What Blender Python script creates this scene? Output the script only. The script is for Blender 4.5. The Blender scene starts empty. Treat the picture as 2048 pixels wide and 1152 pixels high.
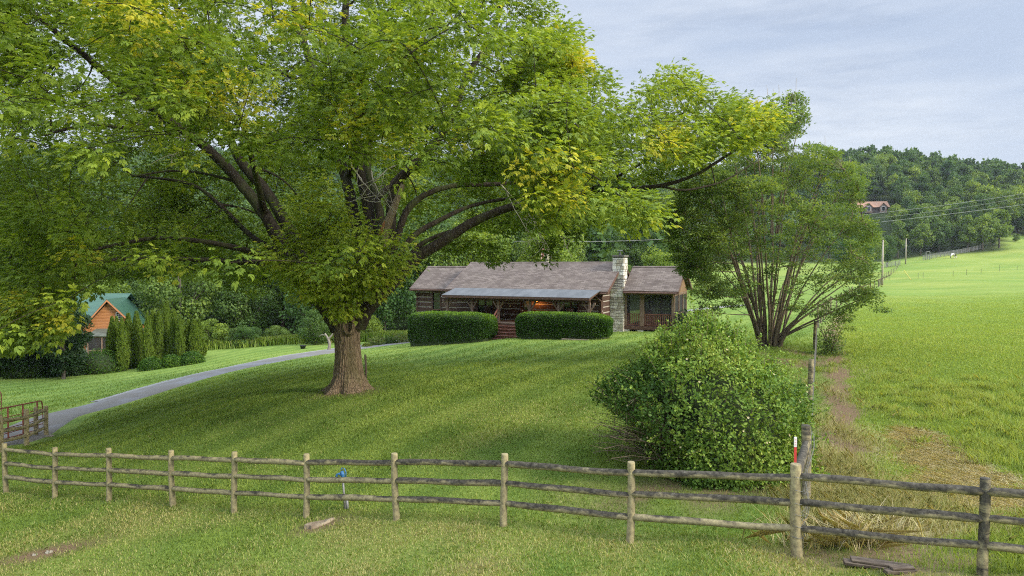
import bpy, math, random
import numpy as np
from mathutils import Vector, Matrix
R = math.radians
ORD = 'first second third fourth fifth sixth seventh eighth ninth tenth eleventh twelfth thirteenth fourteenth fifteenth sixteenth seventeenth eighteenth nineteenth twentieth'.split()
rng = np.random.default_rng(7)
random.seed(7)
SC = bpy.context.scene
COL = SC.collection

# ------------------------------------------------------------------ camera, sky, sun, exposure
PITCH = math.atan((576 - 532) / 1365.0)
cam_d = bpy.data.cameras.new('camera'); cam = bpy.data.objects.new('camera', cam_d); COL.objects.link(cam)
cam_d.lens = 24.0; cam_d.sensor_width = 36.0; cam_d.clip_start = 0.1; cam_d.clip_end = 5000
cam.location = (0, 0, 0); cam.rotation_euler = (math.pi / 2 - PITCH, 0, 0)
SC.camera = cam
SUN_DIR = Vector((0.86, -0.46, 0.53)).normalized()      # towards the sun
sun_el = math.asin(SUN_DIR.z); sun_az = math.atan2(SUN_DIR.x, SUN_DIR.y)
W = bpy.data.worlds.new('World'); SC.world = W; W.use_nodes = True
nt = W.node_tree; nt.nodes.clear()
wo = nt.nodes.new('ShaderNodeOutputWorld'); bg = nt.nodes.new('ShaderNodeBackground')
sky = nt.nodes.new('ShaderNodeTexSky'); sky.sky_type = 'NISHITA'; sky.sun_disc = False
sky.sun_elevation = sun_el; sky.sun_rotation = sun_az; sky.air_density = 1.2; sky.dust_density = 1.5
tc = nt.nodes.new('ShaderNodeTexCoord'); mp = nt.nodes.new('ShaderNodeMapping')
mp.inputs['Scale'].default_value = (1.2, 1.0, 6.5); mp.inputs['Rotation'].default_value = (0, R(9), 0)
ns = nt.nodes.new('ShaderNodeTexNoise'); ns.inputs['Scale'].default_value = 1.5; ns.inputs['Detail'].default_value = 7
ns.inputs['Roughness'].default_value = 0.55
rp = nt.nodes.new('ShaderNodeValToRGB'); rp.color_ramp.elements[0].position = 0.36; rp.color_ramp.elements[1].position = 0.66
rp.color_ramp.elements[0].color = (4.8, 5.65, 7.2, 1); rp.color_ramp.elements[1].color = (7.5, 8.0, 8.8, 1)
mx = nt.nodes.new('ShaderNodeMix'); mx.data_type = 'RGBA'; mx.inputs[0].default_value = 0.88
L = nt.links.new
L(tc.outputs['Generated'], mp.inputs['Vector']); L(mp.outputs['Vector'], ns.inputs['Vector']); L(ns.outputs['Fac'], rp.inputs['Fac'])
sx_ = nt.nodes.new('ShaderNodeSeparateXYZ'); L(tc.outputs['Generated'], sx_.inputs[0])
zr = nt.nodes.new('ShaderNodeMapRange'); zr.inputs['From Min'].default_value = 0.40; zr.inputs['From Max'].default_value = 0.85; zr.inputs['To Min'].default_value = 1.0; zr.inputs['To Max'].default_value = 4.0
L(sx_.outputs['Z'], zr.inputs['Value'])                     # thin overcast, brightened overhead and out of view as added ambient fill
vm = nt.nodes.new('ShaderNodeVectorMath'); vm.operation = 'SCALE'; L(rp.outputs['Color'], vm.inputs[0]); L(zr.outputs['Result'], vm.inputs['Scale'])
n2_ = nt.nodes.new('ShaderNodeTexNoise'); n2_.inputs['Scale'].default_value = 3.1; n2_.inputs['Detail'].default_value = 8; n2_.inputs['Roughness'].default_value = 0.62; L(mp.outputs['Vector'], n2_.inputs['Vector'])
r2_ = nt.nodes.new('ShaderNodeValToRGB'); r2_.color_ramp.elements[0].position = 0.52; r2_.color_ramp.elements[1].position = 0.72; r2_.color_ramp.elements[0].color = (1, 1, 1, 1); r2_.color_ramp.elements[1].color = (.78, .81, .86, 1); L(n2_.outputs['Fac'], r2_.inputs['Fac'])
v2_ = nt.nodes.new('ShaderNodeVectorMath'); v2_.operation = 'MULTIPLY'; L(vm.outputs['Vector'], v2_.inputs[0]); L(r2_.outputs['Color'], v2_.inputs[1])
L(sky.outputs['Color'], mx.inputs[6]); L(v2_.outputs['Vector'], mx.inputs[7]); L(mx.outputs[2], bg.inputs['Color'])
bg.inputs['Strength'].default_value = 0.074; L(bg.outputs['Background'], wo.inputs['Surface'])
sl = bpy.data.lights.new('sun', 'SUN'); sl.energy = 3.0; sl.angle = R(15.0); sl.color = (1.0, 0.90, 0.74)
so = bpy.data.objects.new('sun', sl); COL.objects.link(so); so.location = (60, -30, 60)
so.rotation_euler = (-SUN_DIR).to_track_quat('-Z', 'Y').to_euler()
vs = SC.view_settings; vs.view_transform = 'Standard'; vs.look = 'None'; vs.gamma = 1; vs.use_curve_mapping = False
vs.exposure = 0.68
cy = SC.cycles
cy.max_bounces = 7; cy.diffuse_bounces = 3; cy.glossy_bounces = 2; cy.transmission_bounces = 4; cy.transparent_max_bounces = 8
cy.use_denoising = False; cy.filter_width = 1.1; cy.caustics_reflective = False; cy.caustics_refractive = False; cy.volume_bounces = 0

# ------------------------------------------------------------------ projection helpers
F = 1365.0
CP, SP = math.cos(PITCH), math.sin(PITCH)
def P(px, py, Y):
    x = (px - 1024) / F; u = -(py - 576) / F
    d = np.array([x, CP + u * SP, -SP + u * CP]); return d * (Y / d[1])
def proj(A):
    A = np.asarray(A, float); f = A[..., 1] * CP - A[..., 2] * SP; u = A[..., 1] * SP + A[..., 2] * CP
    return 1024 + F * A[..., 0] / f, 576 - F * u / f

# ------------------------------------------------------------------ object helpers
def tag(o, label=None, cat=None, group=None, kind=None):
    if label: o['label'] = label
    if cat: o['category'] = cat
    if group: o['group'] = group
    if kind: o['kind'] = kind
    return o
def empty(name, loc=(0, 0, 0), rz=0.0, parent=None):
    o = bpy.data.objects.new(name, None); COL.objects.link(o); o.location = loc; o.rotation_euler = (0, 0, rz)
    o.empty_display_size = 0.2
    if parent: o.parent = parent
    return o
def mesh_np(name, V, Fc, mat=None, parent=None, k=None, attr=None, smooth=False, loc=None):
    """V (n,3); Fc: (m,k) array or a list of such arrays."""
    V = np.ascontiguousarray(V, dtype=np.float32)
    Fs = Fc if isinstance(Fc, list) else [Fc]
    Fs = [np.asarray(f, dtype=np.int32) for f in Fs if len(f)]
    me = bpy.data.meshes.new(name)
    me.vertices.add(len(V)); me.vertices.foreach_set('co', V.ravel())
    tot = np.concatenate([np.full(len(f), f.shape[1], np.int32) for f in Fs]); idx = np.concatenate([f.ravel() for f in Fs])
    me.loops.add(len(idx)); me.loops.foreach_set('vertex_index', idx)
    me.polygons.add(len(tot)); st = np.zeros(len(tot), np.int32); st[1:] = np.cumsum(tot)[:-1]
    me.polygons.foreach_set('loop_start', st); me.polygons.foreach_set('loop_total', tot)
    if smooth: me.polygons.foreach_set('use_smooth', np.ones(len(tot), bool))
    if attr:
        for an, (dom, val) in attr.items():
            a = me.attributes.new(an, 'FLOAT', dom); a.data.foreach_set('value', np.ascontiguousarray(val, dtype=np.float32))
    me.update(calc_edges=True)
    if mat: me.materials.append(mat)
    o = bpy.data.objects.new(name, me); COL.objects.link(o)
    if parent: o.parent = parent
    if loc is not None: o.location = loc
    return o
class MB:
    """collects boxes, tubes, slabs ... and links them as one mesh"""
    def __init__(s): s.V = []; s.F = []; s.n = 0; s.T = []; s.t = 0.5
    def add(s, V, Fc):
        V = np.asarray(V, float); s.V.append(V)
        for f in Fc: s.F.append([i + s.n for i in f]); s.T.append(s.t)
        s.n += len(V)
    def box(s, x0, x1, y0, y1, z0, z1, M=None):
        V = np.array([[x, y, z] for x in (x0, x1) for y in (y0, y1) for z in (z0, z1)], float)
        if M is not None: V = np.array([M @ Vector(v) for v in V])
        s.add(V, [(0, 1, 3, 2), (4, 6, 7, 5), (0, 4, 5, 1), (2, 3, 7, 6), (0, 2, 6, 4), (1, 5, 7, 3)]); return s
    def slab(s, p, th):
        """p: four corners counter-clockwise seen from above; extruded down by th"""
        p = np.array(p, float); n = np.cross(p[1] - p[0], p[3] - p[0]); n /= np.linalg.norm(n)
        V = np.vstack([p, p - n * th]); s.add(V, [(0, 1, 2, 3), (7, 6, 5, 4), (0, 4, 5, 1), (1, 5, 6, 2), (2, 6, 7, 3), (3, 7, 4, 0)]); return s
    def prism(s, poly, axis, a0, a1):
        """poly of 2-D points extruded along axis 'x' (poly=(y,z)), 'y' (x,z) or 'z' (x,y)"""
        n = len(poly); V = []
        for a in (a0, a1):
            for p, q in poly: V.append({'x': (a, p, q), 'y': (p, a, q), 'z': (p, q, a)}[axis])
        Fc = [tuple(range(n)), tuple(range(2 * n - 1, n - 1, -1))] + [(i, i + n, (i + 1) % n + n, (i + 1) % n) for i in range(n)]
        s.add(V, Fc); return s
    def tube(s, pts, rad, sides=8, cap=True, rough=0.0):
        pts = np.asarray(pts, float); m = len(pts); rad = np.broadcast_to(np.asarray(rad, float), (m,))
        V, Fq = tube_vf(pts, rad, sides, rough); Fc = [tuple(f) for f in Fq]
        if cap: Fc += [tuple(range(sides))[::-1], tuple(range((m - 1) * sides, m * sides))]
        s.add(V, Fc); return s
    def lathe(s, prof, c=(0, 0, 0), sides=16):
        a = np.linspace(0, 2 * np.pi, sides, endpoint=False); V = []
        for r, z in prof: V += [[c[0] + r * math.cos(t), c[1] + r * math.sin(t), c[2] + z] for t in a]
        m = len(prof); Fc = [(i * sides + j, i * sides + (j + 1) % sides, (i + 1) * sides + (j + 1) % sides, (i + 1) * sides + j) for i in range(m - 1) for j in range(sides)]
        Fc += [tuple(range(sides))[::-1], tuple(range((m - 1) * sides, m * sides))]
        s.add(V, Fc); return s
    def build(s, name, mat=None, parent=None, smooth=False, bevel=0, loc=None):
        me = bpy.data.meshes.new(name); V = np.vstack(s.V)
        me.from_pydata([tuple(v) for v in V], [], s.F)
        a = me.attributes.new('tint', 'FLOAT', 'FACE'); a.data.foreach_set('value', np.array(s.T, np.float32))
        me.polygons.foreach_set('use_smooth', [smooth] * len(me.polygons)); me.update()
        if mat: me.materials.append(mat)
        o = bpy.data.objects.new(name, me); COL.objects.link(o)
        if parent: o.parent = parent
        if loc is not None: o.location = loc
        if bevel:
            b = o.modifiers.new('bevel', 'BEVEL'); b.width = bevel; b.segments = 2; b.limit_method = 'ANGLE'
        return o
def tube_vf(pts, rad, sides=6, rough=0.0):
    m = len(pts); d = np.gradient(pts, axis=0); d /= np.linalg.norm(d, axis=1, keepdims=True) + 1e-9
    ref = np.array([0, 0, 1.0]) if abs(d[:, 2]).mean() < 0.8 else np.array([1.0, 0, 0])
    u = np.cross(d, ref); u /= np.linalg.norm(u, axis=1, keepdims=True) + 1e-9; v = np.cross(d, u)
    a = np.linspace(0, 2 * np.pi, sides, endpoint=False)
    rr = rad[:, None] * np.ones((m, sides))
    if rough: rr = rr * (1 + rng.normal(0, rough, (m, sides)))
    V = pts[:, None, :] + rr[..., None] * (np.cos(a)[None, :, None] * u[:, None, :] + np.sin(a)[None, :, None] * v[:, None, :])
    i = np.arange(m - 1)[:, None] * sides; j = np.arange(sides)[None, :]; jn = (j + 1) % sides
    Fq = np.stack([i + j, i + jn, i + sides + jn, i + sides + j], -1).reshape(-1, 4)
    return V.reshape(-1, 3), Fq
class Tubes:
    """fast collector of many tubes -> one mesh"""
    def __init__(s): s.V = []; s.F = []; s.n = 0
    def add(s, pts, rad, sides=6, rough=0.0):
        pts = np.asarray(pts, float); rad = np.broadcast_to(np.asarray(rad, float), (len(pts),))
        V, Fq = tube_vf(pts, rad, sides, rough); s.V.append(V); s.F.append(Fq + s.n); s.n += len(V)
    def build(s, name, mat, parent=None, smooth=True, loc=None):
        V = np.vstack(s.V)
        if loc is not None: V = V - np.array(loc)
        return mesh_np(name, V, np.vstack(s.F), mat, parent, smooth=smooth)
def unit(a): return a / (np.linalg.norm(a, axis=-1, keepdims=True) + 1e-9)
def leaf_vf(C, T, N, Ln, Wd, fold=0.18, mid=0.42):
    n = len(C); Ln = np.broadcast_to(Ln, (n,))[:, None]; Wd = np.broadcast_to(Wd, (n,))[:, None]
    B = unit(np.cross(T, N)); N2 = np.cross(B, T)
    m = C + T * Ln * mid
    V = np.stack([C, m + B * Wd * .5 + N2 * Wd * fold, C + T * Ln, m - B * Wd * .5 + N2 * Wd * fold], 1).reshape(-1, 3)
    return V, np.arange(4 * n).reshape(n, 4)
def leaves(name, C, T, N, Ln, Wd, tint, mat, parent=None, loc=None, **k):
    if loc is not None: C = C - np.array(loc)
    V, Fq = leaf_vf(C, unit(T), unit(N), Ln, Wd, **k)
    return mesh_np(name, V, Fq, mat, parent, attr={'tint': ('FACE', np.broadcast_to(tint, (len(C),)))})
def rdir(n): return unit(rng.normal(size=(n, 3)))
def wob(A, s=1.0, seed=0):
    """smooth pseudo-noise in about -1..1 of points A (n,d)"""
    g = np.random.default_rng(100 + seed); A = np.asarray(A, float) * s; o = np.zeros(A.shape[:-1]); a = 1.0; tot = 0
    for k in range(4):
        for _ in range(3):
            w = g.normal(size=A.shape[-1]) * (1.9 ** k); o = o + a * np.sin(A @ w + g.uniform(0, 6.28)); tot += a * 0.7
        a *= 0.55
    return o / tot
def bez(p0, p1, p2, n=8):
    t = np.linspace(0, 1, n)[:, None]; return (1 - t) ** 2 * np.array(p0) + 2 * t * (1 - t) * np.array(p1) + t * t * np.array(p2)
def smooth_path(P_, n=6):
    P_ = np.asarray(P_, float); Q = np.vstack([2 * P_[0] - P_[1], P_, 2 * P_[-1] - P_[-2]]); out = []
    for i in range(1, len(Q) - 2):
        for t in np.linspace(0, 1, n, endpoint=False):
            a, b, c, d = Q[i - 1], Q[i], Q[i + 1], Q[i + 2]
            out.append(0.5 * ((2 * b) + (-a + c) * t + (2 * a - 5 * b + 4 * c - d) * t * t + (-a + 3 * b - 3 * c + d) * t ** 3))
    out.append(P_[-1]); return np.array(out)
def copy_tree(o, parent=None):
    c = o.copy(); COL.objects.link(c)
    if parent: c.parent = parent
    for ch in list(o.children): copy_tree(ch, c)
    return c

# ------------------------------------------------------------------ materials
def nm(name):
    m = bpy.data.materials.new(name); m.use_nodes = True; t = m.node_tree; t.nodes.clear()
    return m, t, t.links.new
def ramp(t, pts):
    r = t.nodes.new('ShaderNodeValToRGB'); e = r.color_ramp.elements
    e[0].position, e[0].color = pts[0][0], (*pts[0][1], 1); e[1].position, e[1].color = pts[-1][0], (*pts[-1][1], 1)
    for p, c in pts[1:-1]: q = e.new(p); q.color = (*c, 1)
    return r
def noise(t, L, scale, detail=4, rough=0.55, vec=None, mapping=None):
    n = t.nodes.new('ShaderNodeTexNoise'); n.inputs['Scale'].default_value = scale; n.inputs['Detail'].default_value = detail
    n.inputs['Roughness'].default_value = rough
    if vec is None: vec = t.nodes.new('ShaderNodeTexCoord').outputs['Object']
    if mapping:
        m = t.nodes.new('ShaderNodeMapping'); m.inputs['Scale'].default_value = mapping; L(vec, m.inputs['Vector']); vec = m.outputs['Vector']
    L(vec, n.inputs['Vector']); return n
def mixc(t, L, fac, a, b, mode='MIX'):
    m = t.nodes.new('ShaderNodeMix'); m.data_type = 'RGBA'; m.blend_type = mode
    for s, v in ((0, fac), (6, a), (7, b)):
        if isinstance(v, (int, float)): m.inputs[s].default_value = v
        elif isinstance(v, tuple): m.inputs[s].default_value = (*v, 1)
        else: L(v, m.inputs[s])
    return m.outputs[2]
def math_(t, L, op, a, b=0.0):
    m = t.nodes.new('ShaderNodeMath'); m.operation = op
    for s, v in ((0, a), (1, b)):
        if isinstance(v, (int, float)): m.inputs[s].default_value = v
        else: L(v, m.inputs[s])
    return m.outputs[0]
def finish(t, L, color, rough=0.8, spec=0.3, bump=None, bstr=0.4, bdist=0.02, metal=0.0):
    p = t.nodes.new('ShaderNodeBsdfPrincipled'); o = t.nodes.new('ShaderNodeOutputMaterial')
    if isinstance(color, tuple): p.inputs['Base Color'].default_value = (*color, 1)
    else: L(color, p.inputs['Base Color'])
    if isinstance(rough, (int, float)): p.inputs['Roughness'].default_value = rough
    else: L(rough, p.inputs['Roughness'])
    p.inputs['Specular IOR Level'].default_value = spec; p.inputs['Metallic'].default_value = metal
    if bump is not None:
        b = t.nodes.new('ShaderNodeBump'); b.inputs['Strength'].default_value = bstr; b.inputs['Distance'].default_value = bdist
        L(bump, b.inputs['Height']); L(b.outputs['Normal'], p.inputs['Normal'])
    L(p.outputs['BSDF'], o.inputs['Surface']); return p
def mat_noise(name, c0, c1, scale=3.0, rough=0.8, mapping=None, bstr=0.4, bdist=0.01, detail=5, spec=0.3, metal=0.0, c2=None, s2=0.6, lo=.35, hi=.65):
    m, t, L = nm(name); n = noise(t, L, scale, detail, mapping=mapping); r = ramp(t, [(lo, c0), (hi, c1)]); L(n.outputs['Fac'], r.inputs['Fac'])
    col = r.outputs['Color']
    if c2 is not None:
        n2 = noise(t, L, s2, 5); r2 = ramp(t, [(.48, (0, 0, 0)), (.6, (1, 1, 1))]); L(n2.outputs['Fac'], r2.inputs['Fac']); col = mixc(t, L, r2.outputs['Color'], col, c2)
    finish(t, L, col, rough, spec, n.outputs['Fac'], bstr, bdist, metal); return m
def mat_leaf(name, pal, sat_noise=0.35, trans=0.32, nscale=0.6, obj_random=0.0, alt=None, rough=0.55):
    """pal: (dark, mid, light, yellow) base colours picked by the 'tint' attribute"""
    m, t, L = nm(name)
    at = t.nodes.new('ShaderNodeAttribute'); at.attribute_name = 'tint'
    r = ramp(t, [(0.0, pal[0]), (0.4, pal[1]), (0.75, pal[2]), (1.0, pal[3])])
    n = noise(t, L, nscale, 3)
    f = math_(t, L, 'ADD', at.outputs['Fac'], math_(t, L, 'MULTIPLY', math_(t, L, 'SUBTRACT', n.outputs['Fac'], 0.5), sat_noise))
    L(f, r.inputs['Fac']); col = r.outputs['Color']
    if obj_random:
        oi = t.nodes.new('ShaderNodeObjectInfo'); rr = ramp(t, [(0, alt[0]), (0.5, (1, 1, 1)), (1, alt[1])]); L(oi.outputs['Random'], rr.inputs['Fac'])
        col = mixc(t, L, obj_random, col, rr.outputs['Color'], 'MULTIPLY')
    p = t.nodes.new('ShaderNodeBsdfPrincipled'); L(col, p.inputs['Base Color']); p.inputs['Roughness'].default_value = rough; p.inputs['Specular IOR Level'].default_value = 0.25
    tr = t.nodes.new('ShaderNodeBsdfTranslucent'); c2 = mixc(t, L, 1.0, col, (1.35, 1.25, 0.55), 'MULTIPLY'); L(c2, tr.inputs['Color'])
    ms = t.nodes.new('ShaderNodeMixShader'); ms.inputs[0].default_value = trans; L(p.outputs[0], ms.inputs[1]); L(tr.outputs[0], ms.inputs[2])
    o = t.nodes.new('ShaderNodeOutputMaterial'); L(ms.outputs[0], o.inputs['Surface']); return m
def mat_plain(name, c, rough=0.6, metal=0.0, spec=0.4):
    return mat_noise(name, tuple(x * .85 for x in c), tuple(min(1, x * 1.12) for x in c), 9, rough, spec=spec, metal=metal, bstr=0.1)
def mat_emit(name, c, s):
    m, t, L = nm(name); e = t.nodes.new('ShaderNodeEmission'); e.inputs[0].default_value = (*c, 1); e.inputs[1].default_value = s
    o = t.nodes.new('ShaderNodeOutputMaterial'); L(e.outputs[0], o.inputs['Surface']); return m
M = {}
M['bark'] = None
def bark_mat(name, c0, c1, moss, scale=(9, 9, 1.3), bdist=0.05, s=1.0):
    m, t, L = nm(name); tcn = t.nodes.new('ShaderNodeTexCoord').outputs['Object']
    n = noise(t, L, 2.2 * s, 8, 0.65, tcn, scale); v = t.nodes.new('ShaderNodeTexVoronoi'); v.feature = 'DISTANCE_TO_EDGE'
    mp_ = t.nodes.new('ShaderNodeMapping'); mp_.inputs['Scale'].default_value = (scale[0] * 1.3, scale[1] * 1.3, scale[2] * 1.6)
    n3 = noise(t, L, 3, 3, vec=tcn); add = t.nodes.new('ShaderNodeVectorMath'); add.operation = 'MULTIPLY_ADD'
    L(n3.outputs['Color'], add.inputs[0]); add.inputs[1].default_value = (.25, .25, .25); L(tcn, add.inputs[2])
    L(add.outputs[0], mp_.inputs['Vector']); L(mp_.outputs[0], v.inputs['Vector']); v.inputs['Scale'].default_value = 1.0 * s
    r = ramp(t, [(.3, c0), (.55, c1), (.75, tuple(min(1, x * 1.35) for x in c1))]); L(n.outputs['Fac'], r.inputs['Fac'])
    vr = ramp(t, [(0.0, (.45, .42, .4)), (.14, (1, 1, 1))]); L(v.outputs['Distance'], vr.inputs['Fac'])
    c = mixc(t, L, .8, r.outputs['Color'], vr.outputs['Color'], 'MULTIPLY')
    n2 = noise(t, L, .9, 5, vec=tcn, mapping=(1.6, 1.6, .35)); r2 = ramp(t, [(.5, (0, 0, 0)), (.66, (.6, .6, .6))]); L(n2.outputs['Fac'], r2.inputs['Fac'])
    c = mixc(t, L, r2.outputs['Color'], c, moss)
    h = math_(t, L, 'ADD', math_(t, L, 'MULTIPLY', n.outputs['Fac'], .6), math_(t, L, 'MINIMUM', math_(t, L, 'MULTIPLY', v.outputs['Distance'], 3.0), .6))
    finish(t, L, c, .9, .15, h, .9, bdist); return m
M['bark'] = bark_mat('tree bark', (.11, .078, .05), (.26, .195, .13), (.12, .115, .05))
M['limb'] = bark_mat('limb bark', (.02, .016, .012), (.05, .041, .031), (.07, .085, .03), (5, 5, 2), .03)
M['stem'] = bark_mat('smooth stem bark', (.085, .066, .045), (.215, .17, .12), (.12, .10, .06), (6, 6, 1.4), .01)
M['dead'] = mat_noise('dead wood', (.32, .28, .22), (.5, .45, .38), 8, mapping=(1, 1, .4))
M['farbark'] = mat_noise('far bark', (.06, .05, .04), (.14, .12, .1), 3)
M['crown'] = mat_leaf('broad leaves', [(.075, .135, .022), (.20, .29, .038), (.37, .45, .052), (.56, .52, .055)], .30, .40, .5)
M['shade_leaf'] = mat_leaf('holly leaves', [(.012, .032, .010), (.02, .05, .014), (.04, .08, .02), (.09, .12, .03)], .3, .15, 1.2)
M['myrtle'] = mat_leaf('small myrtle leaves', [(.075, .13, .042), (.155, .24, .065), (.28, .36, .085), (.38, .33, .11)], .3, .45, .8)
M['bush'] = mat_leaf('honeysuckle leaves', [(.055, .12, .024), (.13, .235, .036), (.27, .38, .06), (.50, .52, .12)], .35, .3, 1.3)
M['hedge'] = mat_leaf('boxwood leaves', [(.022, .065, .010), (.05, .12, .014), (.16, .28, .022), (.30, .42, .04)], .3, .3, 1.0)
M['arbor'] = mat_leaf('thuja sprays', [(.06, .11, .018), (.115, .185, .026), (.19, .26, .035), (.26, .32, .05)], .3, .2, .7)
M['forest'] = mat_leaf('forest leaves', [(.05, .098, .026), (.092, .16, .036), (.17, .255, .052), (.31, .33, .07)], .35, .3, .25, 1.0, ((.55, .72, .78), (1.85, 1.6, .9)))
M['shrubleaf'] = mat_leaf('shrub leaves', [(.05, .10, .02), (.09, .16, .03), (.2, .24, .05), (.45, .3, .06)], .3, .3, 1.0)
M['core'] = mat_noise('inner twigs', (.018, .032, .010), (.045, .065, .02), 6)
# ------------------------------------------------------------------ terrain
FT = [.700, .422, .175, -.0117, -.172, -.305, -.411, -.5026, -.597, -.676, -.749]      # front fence: X / Y of each post
FY = [9.3 + .985 * k for k in range(11)]
FB = [1151, 1119, 1085, 1051, 1040, 1035, 1024, 1014, 1005, 998, 984]
G = [P(1024 + F * t, b, y) for t, y, b in zip(FT, FY, FB)]
for a in [(0, 1152, 13.0), (500, 1152, 11.3), (1000, 1152, 10.0), (1500, 1152, 9.2),
          (697, 785, 26), (1430, 988, 13.3), (1540, 690, 33.5), (1300, 680, 43), (1150, 800, 22.9), (900, 850, 20), (1250, 720, 33), (400, 860, 22),
          (1622, 860, 18.5), (1625, 806, 21.5), (1634, 700, 33.5), (1637, 655, 46),
          (850, 690, 51), (1012, 681, 47.2), (1180, 679, 45.9), (1235, 664, 51), (1330, 663, 50.5), (900, 720, 40), (600, 770, 30),
          (93, 872.5, 29.7), (54, 893, 27.3), (2, 903, 25.0), (0, 880, 28), (110, 836, 33.5), (240, 799, 37), (400, 753, 44), (540, 722, 49), (640, 706, 53), (760, 690, 59), (830, 681, 64),
          (0, 765, 50), (100, 756, 53), (220, 742, 57), (400, 718, 60), (420, 699, 66), (600, 685, 66), (1400, 618, 66), (1380, 641, 57),
          (1900, 700, 31), (2048, 780, 21), (2000, 600, 80), (1850, 640, 52), (1900, 560, 140), (1765, 571, 136), (1650, 600, 84), (1812, 528, 240), (1960, 512, 250), (2048, 503, 250), (1860, 516, 250),
          (1700, 547, 200), (1500, 560, 140), (300, 714, 66)]:
    G.append(P(*a))
for a in [(-60, 66, -9.6), (-45, 90, -9.5), (-20, 90, -7.5), (0, 90, -6.2), (15, 90, -5.0), (30, 100, -4.5), (-100, 150, -6), (-40, 150, -2), (10, 160, -3), (60, 170, -4),
          (-160, 260, 18), (-60, 260, 16), (20, 260, 8), (90, 270, 4), (150, 290, 8), (220, 300, 15), (300, 320, 16),
          (-250, 420, 58), (-100, 420, 58), (0, 420, 50), (90, 400, 41), (150, 410, 47), (215, 400, 55), (262, 400, 48), (300, 400, 45), (420, 420, 42),
          (120, 330, 24), (177, 330, 28), (240, 340, 26), (300, 350, 24), (-300, 700, 50), (0, 700, 45), (300, 700, 35), (600, 700, 30), (-500, 300, 30), (500, 250, 12), (300, 100, 6), (100, 60, -1.0), (60, 30, -2.0),
          (40, 10, -3), (14, 9, -4.0), (0, -5, -4.2), (-30, 0, -6.5), (30, -20, -3.8), (-60, 20, -8.5), (-100, 60, -10.5), (0, -40, -4.5), (-60, -40, -6), (60, -40, -3)]:
    G.append(np.array(a, float))
G = np.array(G)
def _uv(X, Y):
    h = np.sqrt(X ** 2 + (Y + 26.0) ** 2 + 60); return np.stack([np.arctan2(X, Y + 26.0 + 1e-6) * 2.2, np.log(h)], -1)
def _k(r2): return 0.5 * r2 * np.log(r2 + 1e-12)
_gu = _uv(G[:, 0], G[:, 1]); _n = len(G)
_K = _k(((_gu[:, None] - _gu[None]) ** 2).sum(-1)) + np.eye(_n) * 0.0015
_A = np.block([[_K, np.hstack([np.ones((_n, 1)), _gu])], [np.vstack([np.ones((1, _n)), _gu.T]), np.zeros((3, 3))]])
_w = np.linalg.solve(_A, np.concatenate([G[:, 2], np.zeros(3)]))
def gz(X, Y):
    X = np.asarray(X, float); Y = np.asarray(Y, float); sh = X.shape; q = _uv(X.ravel(), Y.ravel()); out = np.empty(len(q))
    for i in range(0, len(q), 40000):
        s = q[i:i + 40000]; out[i:i + 40000] = _k(((s[:, None] - _gu[None]) ** 2).sum(-1)) @ _w[:_n] + _w[_n] + s @ _w[_n + 1:]
    o = out.reshape(sh); return float(o) if sh == () else o
def ground_at(px, Y):
    X = (px - 1024) / F * Y; return X, Y, gz(X, Y)
def gp(px, py):
    """the ground point seen at a pixel: march along its ray"""
    prev = 6.0; Y = 6.0
    while Y < 420:
        p = P(px, py, Y)
        if p[2] < gz(p[0], p[1]): break
        prev = Y; Y *= 1.03
    lo, hi = prev, Y
    for _ in range(12):
        m = (lo + hi) / 2; p = P(px, py, m)
        if p[2] < gz(p[0], p[1]): hi = m
        else: lo = m
    p = P(px, py, hi); return np.array([p[0], p[1], gz(p[0], p[1])])
FENCE = [np.array([t * y, y, gz(t * y, y)]) for t, y in zip(FT, FY)]
# wire fence line (from the corner post away from the camera)
WF = [(1600, FY[1]), (1617, 12.8), (1624, 21.5), (1632, 33.5), (1637, 46), (1662, 62), (1705, 90), (1757, 128), (1765, 150), (1783, 190), (1797, 238)]
WFP = np.array([[(a - 1024) / F * y, y] for a, y in WF])
def seg_dist(X, Y, line):
    d = np.full(np.shape(X), 1e9); side = np.zeros(np.shape(X))
    for a, b in zip(line[:-1], line[1:]):
        ab = b - a; t = np.clip(((X - a[0]) * ab[0] + (Y - a[1]) * ab[1]) / (ab @ ab), 0, 1)
        dx = X - a[0] - t * ab[0]; dy = Y - a[1] - t * ab[1]; dd = np.hypot(dx, dy); s = ab[0] * dy - ab[1] * dx
        m = dd < d; d = np.where(m, dd, d); side = np.where(m, s, side)
    return d, side                                  # side < 0 : right of the line
def ss(x, a, b): t = np.clip((x - a) / (b - a), 0, 1); return t * t * (3 - 2 * t)
FL = np.array([[p[0], p[1]] for p in FENCE])
def blob(X, Y, px, py, rx, ry, rot=0.0):
    c = gp(px, py); a = R(rot); dx = X - c[0]; dy = Y - c[1]; u = dx * math.cos(a) + dy * math.sin(a); v = -dx * math.sin(a) + dy * math.cos(a)
    return np.clip(1.4 - np.sqrt((u / rx) ** 2 + (v / ry) ** 2), 0, 1)
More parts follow.
